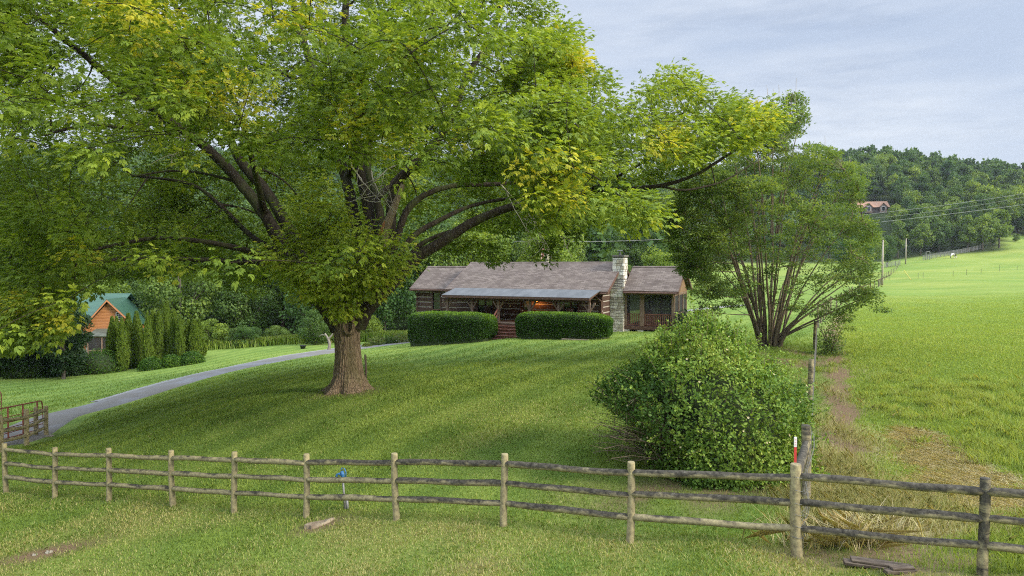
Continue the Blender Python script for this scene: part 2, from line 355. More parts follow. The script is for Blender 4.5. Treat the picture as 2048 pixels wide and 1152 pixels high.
def masks(X, Y):
    """real ground cover: pasture (tall), bare soil, dry straw"""
    XY = np.stack([X, Y], -1); w1 = wob(XY, .9, 1); w2 = wob(XY, .25, 2); w3 = wob(XY, 2.2, 3)
    dw, side = seg_dist(X, Y, WFP); sd = np.where(side < 0, dw, -dw)            # + = pasture side
    ext = WFP[0] - (WFP[1] - WFP[0]) * 0
    df, sf = seg_dist(X, Y, FL); front = (Y < np.interp(X, FL[::-1, 0], FL[::-1, 1]))
    past = ss(sd + .25 * w1, .9, 1.5) * (~front) * (X > FENCE[1][0] - 1)
    past = np.where(Y > 128, np.where(X > .40 * Y, 1.0, .75), past)
    soil = ss(1.35 - np.abs(sd - .75 - Y * .006) - .35 * w1 + .25 * w3, .55, 1.2) * (Y > 12.5) * (Y < 60)        # trodden strip along the wire
    soil = np.maximum(soil, blob(X, Y, 1590, 715, 2.6, 5.0) * .9 * ss(w1 + .5, 0, .8))
    soil = np.maximum(soil, blob(X, Y, 697, 783, 1.6, 1.1) * .8 * ss(w1 + .9, 0, 1))
    soil = np.maximum(soil, blob(X, Y, 1850, 1130, 2.2, .5) * .8 * ss(w1 + w3 + .8, 0, 1.2)); soil = np.maximum(soil, blob(X, Y, 1380, 985, 2.6, 1.3) * .85 * ss(w3 + w1 + 1.2, 0, 1.4))
    soil = np.maximum(soil, blob(X, Y, 1740, 1110, 1.7, .75) * .9 * ss(w1 + w3 + 1.0, 0, 1.2))
    soil = np.maximum(soil, blob(X, Y, 95, 1105, 1.1, .45, 25) * 1.0); soil = np.maximum(soil, blob(X, Y, 640, 1050, .6, .4, 30) * .95); soil = np.maximum(soil, blob(X, Y, 880, 1140, 1.1, .3) * .7 * ss(w3 + .4, 0, .8))
    straw = np.maximum.reduce([blob(X, Y, 1700, 880, 1.0, 2.4, -10) * .45, blob(X, Y, 1680, 1010, 1.1, .8) * .9, blob(X, Y, 1800, 1060, 1.3, .6) * .7,
                               blob(X, Y, 1850, 880, .6, 1.0) * 1.0, blob(X, Y, 1885, 925, .75, 1.0, 15) * 1.0, blob(X, Y, 1940, 965, .9, .6) * 1.0, blob(X, Y, 2020, 1005, 1.0, .45) * 1.0,]) * (~front | (X > 4)) * ss(w1 + w3 * .6 + .9, 0, .8)
    near = np.exp(-np.maximum(Y - 14, 0) / 14)
    dry = np.where(front, .62 + .6 * w1 + .3 * w3, .14 * w1 + .06) * near * ss(-FENCE[9][0] + X + 6, 0, 6)
    dry = np.maximum(dry, (.75 - df) * .9 * (w1 * .5 + .8)) * (Y < 26); dry = np.maximum(dry, blob(X, Y, 1040, 830, 2.2, 3.0, 60) * .3 + 0 * X)
    dry = np.maximum(dry, blob(X, Y, 230, 1060, 1.3, .8) * .5); dry = np.maximum(dry, blob(X, Y, 960, 880, 1.8, .8, 40) * .45)
    g = blob(X, Y, 400, 1085, 1.6, .9) + blob(X, Y, 60, 1040, 1.8, .7); dry = dry * (1 - np.clip(g, 0, 1))
    return past, np.clip(soil, 0, 1), np.clip(straw, 0, 1), np.clip(dry, 0, 1)
def axis(lo, hi, c, fine, n):
    s = np.linspace(-1, 1, n); k = 6.2; f = np.sinh(s * k) / math.sinh(k)
    return np.where(s < 0, c + f * (c - lo), c + f * (hi - c))
gx = np.unique(np.concatenate([np.arange(-24, 14, .22), -24 - (1.045 ** np.arange(0, 120) - 1) * 5.0, 14 + (1.042 ** np.arange(0, 126) - 1) * 6.0]))
gy = np.unique(np.concatenate([np.arange(5, 34, .22), 34 + (1.0205 ** np.arange(0, 232) - 1) * 11.0, 5 - (1.12 ** np.arange(0, 24) - 1) * 4.0]))
GX, GY = np.meshgrid(gx, gy); GZ = gz(GX, GY); GZ = GZ + wob(np.stack([GX, GY], -1), .5, 9) * .025
nx, ny = len(gx), len(gy); ii = (np.arange(ny - 1)[:, None] * nx + np.arange(nx - 1)[None]).ravel()
pa, sol, stw, dr = masks(GX, GY)
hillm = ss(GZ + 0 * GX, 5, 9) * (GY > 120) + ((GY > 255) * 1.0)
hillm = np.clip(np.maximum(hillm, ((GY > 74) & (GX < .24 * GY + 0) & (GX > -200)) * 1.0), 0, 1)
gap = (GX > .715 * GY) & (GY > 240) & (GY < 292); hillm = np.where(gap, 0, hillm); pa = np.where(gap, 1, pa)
def mow(X, Y):
    s = X * math.cos(R(29)) - Y * math.sin(R(29)) + .9 * wob(np.stack([X, Y], -1), .09, 50); f = np.interp(Y, [0, 6, 60, 90], [0, 1, 1, 0]) * np.clip(.75 + .5 * wob(np.stack([X, Y], -1), .22, 51), 0, 1)
    return .5 + .5 * np.tanh(2.0 * np.sin(2 * np.pi * s / 2.1)) * f
mw_ = mow(GX, GY)
def ground_mat():
    m, t, L = nm('grass ground'); tcn = t.nodes.new('ShaderNodeTexCoord').outputs['Object']
    def att(n):
        a = t.nodes.new('ShaderNodeAttribute'); a.attribute_name = n; return a.outputs['Fac']
    big = noise(t, L, .16, 4, vec=tcn); med = noise(t, L, 1.3, 5, .6, vec=tcn); fin = noise(t, L, 16, 4, .7, vec=tcn, mapping=(1, .6, 1)); vf = noise(t, L, 55, 3, .75, vec=tcn)
    mix = math_(t, L, 'ADD', math_(t, L, 'MULTIPLY', big.outputs['Fac'], .35), math_(t, L, 'ADD', math_(t, L, 'MULTIPLY', med.outputs['Fac'], .3), math_(t, L, 'MULTIPLY', fin.outputs['Fac'], .35)))
    lawn = ramp(t, [(.36, (.10, .17, .032)), (.5, (.165, .245, .05)), (.66, (.245, .315, .075))]); L(mix, lawn.inputs['Fac'])
    # mown stripes: the nap of the grass
    st = ramp(t, [(.15, (.84, .89, .84)), (.85, (1.17, 1.11, 1.1))]); L(att('mow'), st.inputs['Fac'])
    lawnc = mixc(t, L, .9, lawn.outputs['Color'], st.outputs['Color'], 'MULTIPLY')
    dryc = ramp(t, [(.3, (.13, .15, .03)), (.55, (.24, .22, .07)), (.75, (.32, .27, .12))]); L(fin.outputs['Fac'], dryc.inputs['Fac'])
    c = mixc(t, L, math_(t, L, 'MULTIPLY', att('dry'), math_(t, L, 'ADD', math_(t, L, 'MULTIPLY', fin.outputs['Fac'], 1.2), .1)), lawnc, dryc.outputs['Color'])
    pas = ramp(t, [(.36, (.135, .205, .042)), (.5, (.188, .258, .055)), (.66, (.25, .305, .078))]); L(mix, pas.inputs['Fac'])
    bigp = noise(t, L, .045, 4, .6, vec=tcn, mapping=(.6, 1.4, 1)); bp = ramp(t, [(.4, (.9, .97, .85)), (.62, (1.25, 1.12, 1.1))]); L(bigp.outputs['Fac'], bp.inputs['Fac'])
    pasc = mixc(t, L, 1.0, pas.outputs['Color'], bp.outputs['Color'], 'MULTIPLY')
    c = mixc(t, L, att('pasture'), c, pasc)
    stc = ramp(t, [(.3, (.26, .19, .10)), (.55, (.50, .39, .23)), (.8, (.60, .50, .32))]); L(fin.outputs['Fac'], stc.inputs['Fac'])
    c = mixc(t, L, math_(t, L, 'MINIMUM', math_(t, L, 'MULTIPLY', att('straw'), math_(t, L, 'ADD', vf.outputs['Fac'], .7)), 1.0), c, stc.outputs['Color'])
    so_ = ramp(t, [(.3, (.10, .062, .036)), (.6, (.24, .155, .10)), (.8, (.32, .24, .16))]); L(vf.outputs['Fac'], so_.inputs['Fac'])
    c = mixc(t, L, math_(t, L, 'MINIMUM', math_(t, L, 'MULTIPLY', att('soil'), math_(t, L, 'ADD', fin.outputs['Fac'], .45)), 1.0), c, so_.outputs['Color'])
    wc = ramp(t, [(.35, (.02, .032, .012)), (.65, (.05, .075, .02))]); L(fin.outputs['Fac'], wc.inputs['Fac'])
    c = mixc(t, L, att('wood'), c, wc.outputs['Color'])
    h = math_(t, L, 'ADD', fin.outputs['Fac'], vf.outputs['Fac'])
    finish(t, L, c, .95, .1, h, .55, .05); return m
M['ground'] = ground_mat()
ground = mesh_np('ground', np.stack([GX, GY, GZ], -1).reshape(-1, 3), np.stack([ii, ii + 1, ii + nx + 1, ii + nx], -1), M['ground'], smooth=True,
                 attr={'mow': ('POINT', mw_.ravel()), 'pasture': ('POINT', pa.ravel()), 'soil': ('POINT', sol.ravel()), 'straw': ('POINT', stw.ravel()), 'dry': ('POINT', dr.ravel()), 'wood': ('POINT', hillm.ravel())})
tag(ground, kind='structure')
def gzn(X, Y): return gz(X, Y) + wob(np.stack([np.asarray(X, float), np.asarray(Y, float)], -1), .5, 9) * .025

# asphalt drive and its gravel shoulder; lane behind the house
def strip(name, pts, half, mat, lift=.03, n=8, jitter=.05):
    c = smooth_path(np.array([(p[0], p[1], 0) for p in pts]), n)[:, :2]; d = unit(np.gradient(c, axis=0)); nn = np.stack([-d[:, 1], d[:, 0]], -1)
    half = np.broadcast_to(half, (len(pts),)); hh = np.interp(np.linspace(0, 1, len(c)), np.linspace(0, 1, len(pts)), half)
    k = 13; cr = np.linspace(-1, 1, k); J = 1 + jitter * wob(np.arange(len(c))[:, None] * np.array([[.6, 1.1]]), 1, 4)
    Q = c[:, None] + nn[:, None] * (cr[None, :, None] * (hh * J)[:, None, None]); Z = gzn(Q[..., 0], Q[..., 1]) + lift + .02 * (1 - cr[None] ** 2)
    Z[:, 0] -= .1; Z[:, -1] -= .1
    i = (np.arange(len(c) - 1)[:, None] * k + np.arange(k - 1)[None]).ravel()
    o = mesh_np(name, np.concatenate([Q, Z[..., None]], -1).reshape(-1, 3), np.stack([i, i + 1, i + k + 1, i + k], -1)[:, ::-1], mat, smooth=True); tag(o, kind='structure'); return o
M['asphalt'] = mat_noise('worn asphalt', (.135, .127, .115), (.205, .195, .178), 14, .9, bstr=.4, detail=8, c2=(.20, .20, .205), s2=.5)
M['gravel'] = mat_noise('pale gravel', (.19, .187, .18), (.34, .335, .32), 30, .95, bstr=.8, bdist=.03, detail=8)
DR = [P(-620, 960, 17), P(-260, 905, 24), P(0, 885, 28), P(110, 835, 33.5), P(240, 799, 37), P(400, 753, 44), P(540, 723, 49), P(640, 706, 53), P(760, 690, 59), P(830, 681, 64), P(900, 672, 74)]
strip('driveway', DR, [1.2, 1.2, 1.25, 1.35, 1.75] + [1.9] * 6, M['asphalt'], .035)
strip('gravel_path', [p + np.array([-.35, .3, 0]) for p in DR[4:]], [2.1, 2.3, 2.3, 2.3, 2.4, 2.5, 2.4], M['gravel'], .012, jitter=.15)
strip('gravel_lane', [P(1330, 622, 64), P(1400, 618, 66), P(1445, 613, 69), P(1500, 609, 74)], .9, M['gravel'], .02, jitter=.1)
# ------------------------------------------------------------------ log house
HO = np.array([11.9, 50.0, -5.1]); HA = R(-24); HC, HS = math.cos(-HA), math.sin(-HA)
def sx(px, y):
    t = (px - 1024) / F; return (t * (HO[1] + HC * y) - (HO[0] + HS * y)) / (HC + HS * t)
def hw(x, y): return HO[0] + HC * x + HS * y, HO[1] - HS * x + HC * y
def sz(py, x, y):
    Y = hw(x, y)[1]; return P(1024, py, Y)[2] - HO[2]
def hg(x, y):
    a, b = hw(x, y); return gzn(a, b) - HO[2]
house = tag(empty('log_house', tuple(HO), HA), 'low brown log house with pale chinking, grey shingle roof and long front porch', 'house')
M['log'] = mat_noise('dark stained logs', (.045, .026, .019), (.11, .062, .043), 2.5, .8, (.5, 3, 9), .5, .02)
M['chink'] = mat_noise('pale chinking', (.34, .30, .26), (.5, .46, .40), 6, .9)
M['trimw'] = mat_noise('brown painted trim', (.075, .04, .028), (.15, .085, .06), 5, .7, (1, 1, 3))
M['postw'] = mat_noise('weathered brown posts', (.13, .085, .06), (.25, .175, .125), 6, .8, (3, 3, .6))
M['gable'] = mat_noise('stained gable boards', (.15, .09, .05), (.25, .155, .09), 3, .75, (6, 6, .7))
M['glass'] = mat_noise('dark window glass', (.012, .014, .017), (.03, .034, .04), 1, .08, spec=.7, bstr=0.0)
M['steps'] = mat_noise('red brown painted boards', (.13, .052, .036), (.24, .11, .075), 4, .7, (1, 5, 5))
M['deck'] = mat_noise('grey deck boards', (.2, .16, .12), (.34, .28, .22), 4, .8, (1, 8, 8))
M['metal'] = mat_noise('grey metal roofing', (.09, .097, .10), (.145, .152, .155), 1.4, .65, (1.2, .5, 1), .15, spec=.5, metal=.35, detail=7)
def shingles():
    m, t, L = nm('asphalt shingles'); tcn = t.nodes.new('ShaderNodeTexCoord').outputs['Object']
    b = t.nodes.new('ShaderNodeTexBrick'); b.inputs['Scale'].default_value = 1.0; b.inputs['Brick Width'].default_value = .36; b.inputs['Row Height'].default_value = .17
    b.inputs['Mortar Size'].default_value = .014; b.inputs['Bias'].default_value = -.1; b.offset = .5
    b.inputs['Color1'].default_value = (.118, .096, .082, 1); b.inputs['Color2'].default_value = (.20, .166, .145, 1); b.inputs['Mortar'].default_value = (.10, .08, .07, 1)
    L(tcn, b.inputs['Vector']); n = noise(t, L, 60, 3, vec=tcn); n2 = noise(t, L, 1.1, 5, vec=tcn)
    r = ramp(t, [(.3, (.8, .8, .8)), (.7, (1.2, 1.2, 1.2))]); L(n.outputs['Fac'], r.inputs['Fac']); r2 = ramp(t, [(.35, (.88, .86, .86)), (.65, (1.1, 1.1, 1.08))]); L(n2.outputs['Fac'], r2.inputs['Fac'])
    c = mixc(t, L, 1.0, b.outputs['Color'], r.outputs['Color'], 'MULTIPLY'); c = mixc(t, L, 1.0, c, r2.outputs['Color'], 'MULTIPLY')
    h = math_(t, L, 'SUBTRACT', 1.0, b.outputs['Fac']); finish(t, L, c, .95, .2, h, .6, .02); return m
M['shingle'] = shingles()
def stone_mat():
    m, t, L = nm('stacked limestone'); at = t.nodes.new('ShaderNodeAttribute'); at.attribute_name = 'tint'
    r = ramp(t, [(0, (.34, .29, .21)), (.25, (.50, .47, .39)), (.6, (.66, .64, .57)), (1, (.78, .76, .70))]); L(at.outputs['Fac'], r.inputs['Fac'])
    n = noise(t, L, 9, 6); q = ramp(t, [(.3, (.62, .6, .56)), (.6, (1.08, 1.08, 1.08))]); L(n.outputs['Fac'], q.inputs['Fac'])
    c = mixc(t, L, 1.0, r.outputs['Color'], q.outputs['Color'], 'MULTIPLY'); finish(t, L, c, .9, .2, n.outputs['Fac'], .8, .04); return m
M['stone'] = stone_mat(); M['mortar'] = mat_noise('grey mortar', (.09, .085, .075), (.16, .15, .13), 8, .95)
def gable_roof(name, x0, x1, yf, yr, yb, zf, zr, parent, th=.12, zb=None):
    b = MB(); zb = zf if zb is None else zb
    b.slab([(x0, yf, zf), (x1, yf, zf), (x1, yr, zr), (x0, yr, zr)], th); b.slab([(x0, yr, zr), (x1, yr, zr), (x1, yb, zb), (x0, yb, zb)], th)
    o = b.build(name, M['shingle'], parent)
    r = MB(); r.prism([(yr - .16, zr - .05), (yr, zr + .035), (yr + .16, zr - .05)], 'x', x0 - .01, x1 + .01); r.build('ridge_cap', M['shingle'], o)
    f = MB(); f.box(x0, x1, yf - .05, yf - .003, zf - .22, zf - .02)
    for x in (x0 - .04, x1 + .003):
        f.prism([(yf, zf - .24), (yr, zr - .24), (yr, zr - .01), (yf, zf - .01)], 'x', x, x + .037); f.prism([(yr, zr - .24), (yb, zb - .24), (yb, zb - .01), (yr, zr - .01)], 'x', x, x + .037)
    f.build('fascia', M['trimw'], o); return o
WX0, WX1, WY = -16.8, -4.74, -2.4
LW = -22.0
roofM = gable_roof('main_roof', -17.6, -4.25, -2.85, 1.6, 6.05, 3.25, 5.41, house)
roofL = gable_roof('left_wing_roof', -22.45, -16.9, -.45, 2.6, 5.65, 3.17, 5.06, house)
roofR = gable_roof('porch_wing_roof', -3.71, .36, -.45, 2.6, 5.65, 3.25, 5.06, house)
def log_wall(x0, x1, y, z0, z1, holes, face=-1, step=.42, lh=.33, th=.22, along='x'):
    lg, ck = MB(), MB(); z = z0; yy = (y, y + th) if face < 0 else (y - th, y)
    while z < z1:
        za, zb = z, min(z + lh, z1); segs = [(x0, x1)]
        for hx0, hx1, hz0, hz1 in holes:
            if hz0 < zb and hz1 > za:
                ns_ = []
                for a, b in segs:
                    if hx1 <= a or hx0 >= b: ns_.append((a, b))
                    else:
                        if hx0 > a: ns_.append((a, hx0))
                        if hx1 < b: ns_.append((hx1, b))
                segs = ns_
        for a, b in segs:
            j = rng.uniform(-.012, .012); p = (yy[0] + j, yy[1] + j)
            if along == 'x': lg.box(a, b, p[0], p[1], za, zb); ck.box(a + .005, b - .005, yy[0] + .05, yy[1] - .03, zb - .002, min(zb + step - lh + .002, z1 + .01))
            else: lg.box(p[0], p[1], a, b, za, zb); ck.box(yy[0] + .03, yy[1] - .04, a + .005, b - .005, zb - .002, min(zb + step - lh + .002, z1 + .01))
        z += step
    return lg, ck
def opening(x0, x1, z0, z1, y, kind='window', cols=1):
    f = MB(); w = .09; f.box(x0 - w, x0, y - .05, y + .12, z0 - w, z1 + w); f.box(x1, x1 + w, y - .05, y + .12, z0 - w, z1 + w)
    f.box(x0, x1, y - .05, y + .12, z1, z1 + w); f.box(x0, x1, y - .07, y + .12, z0 - w, z0)
    for c in range(1, cols): xx = x0 + (x1 - x0) * c / cols; f.box(xx - .04, xx + .04, y - .03, y + .1, z0, z1)
    if kind == 'window': f.box(x0, x1, y - .02, y + .06, (z0 + z1) / 2 - .025, (z0 + z1) / 2 + .025)
    o = f.build(kind, M['trimw'], house)
    g = MB(); g.box(x0, x1, y + .075, y + .09, z0, z1); g.build('pane', M['glass'], o)
    if kind == 'door':
        d = MB(); d.box(x0 + .03, x1 - .03, y + .02, y + .07, z0, z0 + .8); d.box(x0 + .03, x0 + .15, y + .02, y + .07, z0 + .8, z1); d.box(x1 - .15, x1 - .03, y + .02, y + .07, z0 + .8, z1); d.box(x0 + .15, x1 - .15, y + .02, y + .07, z1 - .2, z1 - .02); d.build('door_panel', M['trimw'], o)
        h = MB(); h.lathe([(.0, 0), (.03, .01), (.03, .05), (0, .06)], (x0 + .1, y - .01, z0 + 1.0), 8); h.build('handle', M['metal'], o)
    return (x0 - .09, x1 + .09, z0 - .09, z1 + .09)
DZ = .9
# front wall of the main block
h1 = []
a, b = sx(953, WY), sx(986, WY); h1.append(opening(a + .1, b - .05, DZ + .1, 2.95, WY, 'window', 2))
a, b = sx(1043, WY), sx(1061, WY); h1.append(opening(a, b, DZ + .02, 2.98, WY, 'door'))
a, b = sx(1113, WY), sx(1156, WY); h1.append(opening(a, b, DZ + .55, 2.95, WY, 'window', 3))
lg, ck = log_wall(WX0, WX1, WY, -1.1, 3.15, h1); ol = lg.build('log_wall', M['log'], house, bevel=.015); ck.build('chinking', M['chink'], ol)
# left wing front
h2 = []
a, b = sx(865.5, 0), sx(880, 0); h2.append(opening(a, b, sz(618, a, 0), sz(586, a, 0), 0.0))
lg, ck = log_wall(LW, WX0 + .3, 0, -1.3, 3.1, h2); ol = lg.build('log_wall', M['log'], house, bevel=.015); ck.build('chinking', M['chink'], ol)
# gable walls (right of the main block, left ends), backs
lg, ck = log_wall(WY + .01, 5.6, WX1, -.4, 3.2, [], face=1, along='y'); ol = lg.build('log_wall', M['log'], house, bevel=.015); ck.build('chinking', M['chink'], ol)
b_ = MB()
b_.prism([(WY, 3.2), (5.6, 3.2), (1.6, 5.2)], 'x', WX1 - .2, WX1 - .02); b_.prism([(WY, 3.2), (5.6, 3.2), (1.6, 5.2)], 'x', WX0 + .02, WX0 + .2)
b_.prism([(0, 3.1), (5.2, 3.1), (2.6, 4.9)], 'x', LW + .02, LW + .2)
b_.box(WX0, WX1 - .25, 5.4, 5.6, -1.2, 3.2); b_.box(LW + .02, WX0, 5.0, 5.2, -1.5, 3.1); b_.box(LW + .02, LW + .2, .23, 5.0, -1.5, 3.1); b_.box(WX0 + .02, WX0 + .2, WY + .23, 0, -1.2, 3.15)
b_.build('back_wall', M['log'], house)
# corner log ends (dovetailed, sticking out)
ce = MB(); ce2 = MB()
for k in range(11):
    z = -1.1 + k * .42
    if z < 3.0:
        ce.box(LW - .12, LW, -.02 + .01 * (k % 2), .2, z - .2, z + .12); ce2.box(WX1 - .23, WX1 + .003, WY - .12, WY, z, z + .33)
ce.build('corner_logs', M['log'], house, bevel=.012); ce2.build('corner_logs', M['log'], house, bevel=.012)
# gutters and downpipes
g = MB()
g.tube([(LW - .3, -.56, 3.05), (-17.2, -.56, 3.05)], .06); g.build('gutter', M['trimw'], house); g = MB(); g.tube([(LW + .06, -.5, 3.0), (LW + .06, -.16, 2.7), (LW + .06, -.08, 2.5), (LW + .06, -.08, -.9)], .045)
g.build('downpipe', M['trimw'], house); g = MB(); g.tube([(-4.75, -2.93, 3.1), (-4.3, -2.93, 3.1)], .06); g.build('gutter', M['trimw'], house); g = MB(); xx = sx(1202, -2.6); g.tube([(xx - .35, -2.93, 3.08), (xx - .3, -2.9, 2.9), (xx, -2.58, 2.55), (xx, -2.5, 2.3), (xx, -2.5, .2)], .05)
g.build('downpipe', M['trimw'], house); g = MB(); g.tube([(-3.65, -.56, 3.1), (.3, -.56, 3.1)], .065)
g.build('gutter', M['trimw'], house)
# chimney of stacked stone
def stones(b, x0, x1, y0, y1, z0, z1):
    z = z0
    while z < z1 - .03:
        h = min(rng.uniform(.13, .30), z1 - z)
        for fx in range(2):
            if fx == 0: a0, a1 = x0, x1          # faces along x (front and back)
            else: a0, a1 = y0 + .1, y1 - .1
            for side in (0, 1):
                a = a0
                while a < a1 - .02:
                    w = min(rng.uniform(.18, .55), a1 - a); w = a1 - a if a1 - a - w < .12 else w
                    j = rng.uniform(-.008, .03); b.t = rng.uniform(0, 1)
                    hh = h - .022
                    if hh > .03:
                        if fx == 0:
                            yy0, yy1 = (y0 - j, y0 + .2) if side == 0 else (y1 - .2, y1 + j)
                            b.box(a + .01 - (j if a == a0 else 0), a + w - .01 + (j if a + w > a1 - .01 else 0), yy0, yy1, z, z + hh)
                        else:
                            xx0, xx1 = (x0 - j, x0 + .2) if side == 0 else (x1 - .2, x1 + j); b.box(xx0, xx1, a + .11 if a == a0 else a + .01, a + w - (.11 if a + w > a1 - .01 else .01), z, z + hh)
                    a += w
        z += h
cb = MB(); CX0, CX1 = WX1 + .005, WX1 + 1.0
stones(cb, CX0, CX1, -.3, 1.75, -.35, 3.35)
for k in range(4): stones(cb, CX0, CX1 - .02 * k, -.3 + .1 * (k + 1), 1.75 - .1 * (k + 1), 3.36 + .19 * k, 3.36 + .19 * (k + 1) - .01)
stones(cb, CX0 + .04, CX1 - .1, .12, 1.3, 4.13, 5.78)
co = cb.build('chimney', M['stone'], house, bevel=.02)
mb = MB(); mb.box(CX0 + .03, CX1 - .04, -.27, 1.72, -.5, 3.3); mb.prism([(-.27, 3.3), (1.72, 3.3), (1.27, 4.15), (.15, 4.15)], 'x', CX0 + .04, CX1 - .12); mb.box(CX0 + .07, CX1 - .13, .15, 1.27, 4.15, 5.78); mb.build('mortar', M['mortar'], co)
cp_ = MB(); cp_.box(CX0 - .02, CX1 - .03, .05, 1.37, 5.785, 5.93); cp_.build('chimney_cap', M['mortar'], co, bevel=.02)
fl = MB(); fl.tube([(CX0 + .45, .7, 5.9), (CX0 + .45, .7, 6.2)], .09); fl.lathe([(.02, .0), (.24, .01), (.24, .04), (.05, .09)], (CX0 + .45, .7, 6.24), 12)
for a in range(4): fl.tube([(CX0 + .45 + .07 * math.cos(a * 1.57), .7 + .07 * math.sin(a * 1.57), 6.15), (CX0 + .45 + .15 * math.cos(a * 1.57), .7 + .15 * math.sin(a * 1.57), 6.27)], .008, 5)
fl.build('flue_cap', M['metal'], co)
# front porch
pr = MB(); pr.slab([(-16.75, -4.95, 2.90), (-4.93, -4.95, 2.87), (-4.75, -2.7, 3.36), (-16.75, -2.7, 3.36)], .05); po = pr.build('porch_roof', M['metal'], house)
pb = MB(); pb.box(-16.6, -5.0, -4.62, -4.46, 2.52, 2.72)
for k in range(16): x = -16.4 + k * .75; pb.prism([(-4.9, 2.74), (-2.45, 3.27), (-2.45, 3.15), (-4.9, 2.66)], 'x', x, x + .05)
pb.prism([(-4.93, 2.85), (-2.7, 3.3), (-2.7, 3.12), (-4.93, 2.68)], 'x', -4.99, -4.94); pb.box(-16.7, -4.99, -4.98, -4.952, 2.70, 2.86); pb.build('porch_beam', M['trimw'], house)
for px in (895, 944, 997, 1060, 1117.5, 1178.5):
    x = sx(px, -4.54); p = MB(); p.box(x - .09, x + .09, -4.63, -4.45, DZ, 2.52)
    for s in (-1, 1): p.prism([(x + s * .08, 2.0), (x + s * .08, 1.86), (x + s * .46, 2.40), (x + s * .46, 2.52), (x + s * .36, 2.52)], 'y', -4.59, -4.49)
    p.build('porch_post', M['postw'], house, bevel=.01)
dk = MB()
for k in range(15): dk.box(-16.6, -5.0, -4.66 + k * .15, -4.66 + k * .15 + .14, DZ - .05, DZ)
dk.build('porch_deck', M['deck'], house); sk = MB(); sk.box(-16.6, -5.0, -4.64, -4.6, DZ - .3, DZ - .055); sk.box(-16.55, -5.05, -4.5, -4.4, -1.3, DZ - .3); sk.build('porch_skirt', M['trimw'], house)
# steps with one handrail on their left
SX0, SX1 = sx(990, -5.2), sx(1043, -5.2); st = MB(); g0 = hg((SX0 + SX1) / 2, -6.3)
nst = 5; rise = (DZ - g0) / nst
for k in range(nst):
    zt = DZ - rise * k - rise; y0 = -4.67 - .3 * k
    st.box(SX0, SX1, y0 - .31, y0, zt - .05, zt); st.box(SX0 + .03, SX1 - .03, y0 - .27, y0 - .25, zt - rise - .02, zt - .05)
st.build('steps', M['steps'], house, bevel=.008)
ra = MB(); xr = SX0 - .05; ra.box(xr - .05, xr + .05, -6.05, -5.95, g0 - .1, g0 + 1.05)
for dz in (1.0, .62): ra.prism([(-6.05, g0 + dz), (-4.62, DZ + dz - .05), (-4.62, DZ + dz + .05), (-6.05, g0 + dz + .1)], 'x', xr - .035, xr + .035)
ra.prism([(-6.1, g0 + .0), (-4.66, DZ - .15), (-4.66, DZ + .08), (-6.1, g0 + .25)], 'x', xr - .03, xr + .03)
ra.build('handrail', M['steps'], house)
# porch swing-side furniture: hanging bulbs on a cord, lit amber lamp
M['bulb'] = mat_plain('white globe', (.75, .75, .72), .4)
sg = tag(empty('string_light', (0, 0, 0), 0, None), 'cord of small unlit white globes hung along the dark front porch', 'string lights'); sg.location = tuple(HO); sg.rotation_euler = (0, 0, HA)
cd = Tubes(); pz = []
for px, py in ((884, 593), (913, 598), (953, 600), (977, 604), (1002, 615), (1020, 612), (1007, 630), (1045, 621), (985, 598), (1029, 590), (1075, 606)):
    x = sx(px, -3.4); z = sz(py, x, -3.4); pz.append((x, z)); cd.add([(x, -3.4, 2.98), (x, -3.4, z + .03)], .006, 4)
cd.add([(x, -3.4, 2.98) for x in np.linspace(-16.4, -5.4, 12)], .008, 4)
cdo = cd.build('cord', M['limb'], sg)
for x, z in pz: MB().lathe([(.005, -.055), (.04, -.04), (.055, 0), (.04, .04), (.01, .055)], (x, -3.4, z), 8).build('bulb', M['bulb'], sg, smooth=True)
lx = sx(1073.5, -2.6); lz = sz(600.5, lx, -2.6)
lamp = tag(empty('wall_lamp', tuple(np.array([*hw(lx, -2.55), HO[2] + lz])), HA), 'small wall lamp glowing orange on the porch log wall', 'lamp')
MB().lathe([(.02, -.02), (.06, 0), (.09, .1), (.09, .17), (.03, .22)], (0, 0, -.1), 10).build('lamp_shade', mat_emit('amber glass', (1.0, .25, .03), 10.0), lamp, smooth=True)
k_ = MB(); k_.box(-.05, .05, .08, .14, -.12, .16); k_.tube([(0, .1, .1), (0, .0, .15)], .015, 6); k_.build('bracket', M['limb'], lamp)
ll = bpy.data.lights.new('lamp_light', 'POINT'); ll.energy = 22; ll.color = (1, .36, .08); ll.shadow_soft_size = .08; lo = bpy.data.objects.new('lamp_light', ll); COL.objects.link(lo); lo.parent = lamp; lo.location = (0, -.16, 0)
# pale plaque beside the door, gutter lantern
pl = MB(); a, b = sx(1049, WY), sx(1057, WY); pl.box(a, b, WY - .09, WY - .055, sz(614, a, WY), sz(601, a, WY)); tag(pl.build('door_sign', mat_plain('pale green board', (.22, .26, .22)), None), 'small pale green board hung high beside the porch door', 'sign')
bpy.data.objects['door_sign'].location = tuple(HO); bpy.data.objects['door_sign'].rotation_euler = (0, 0, HA)
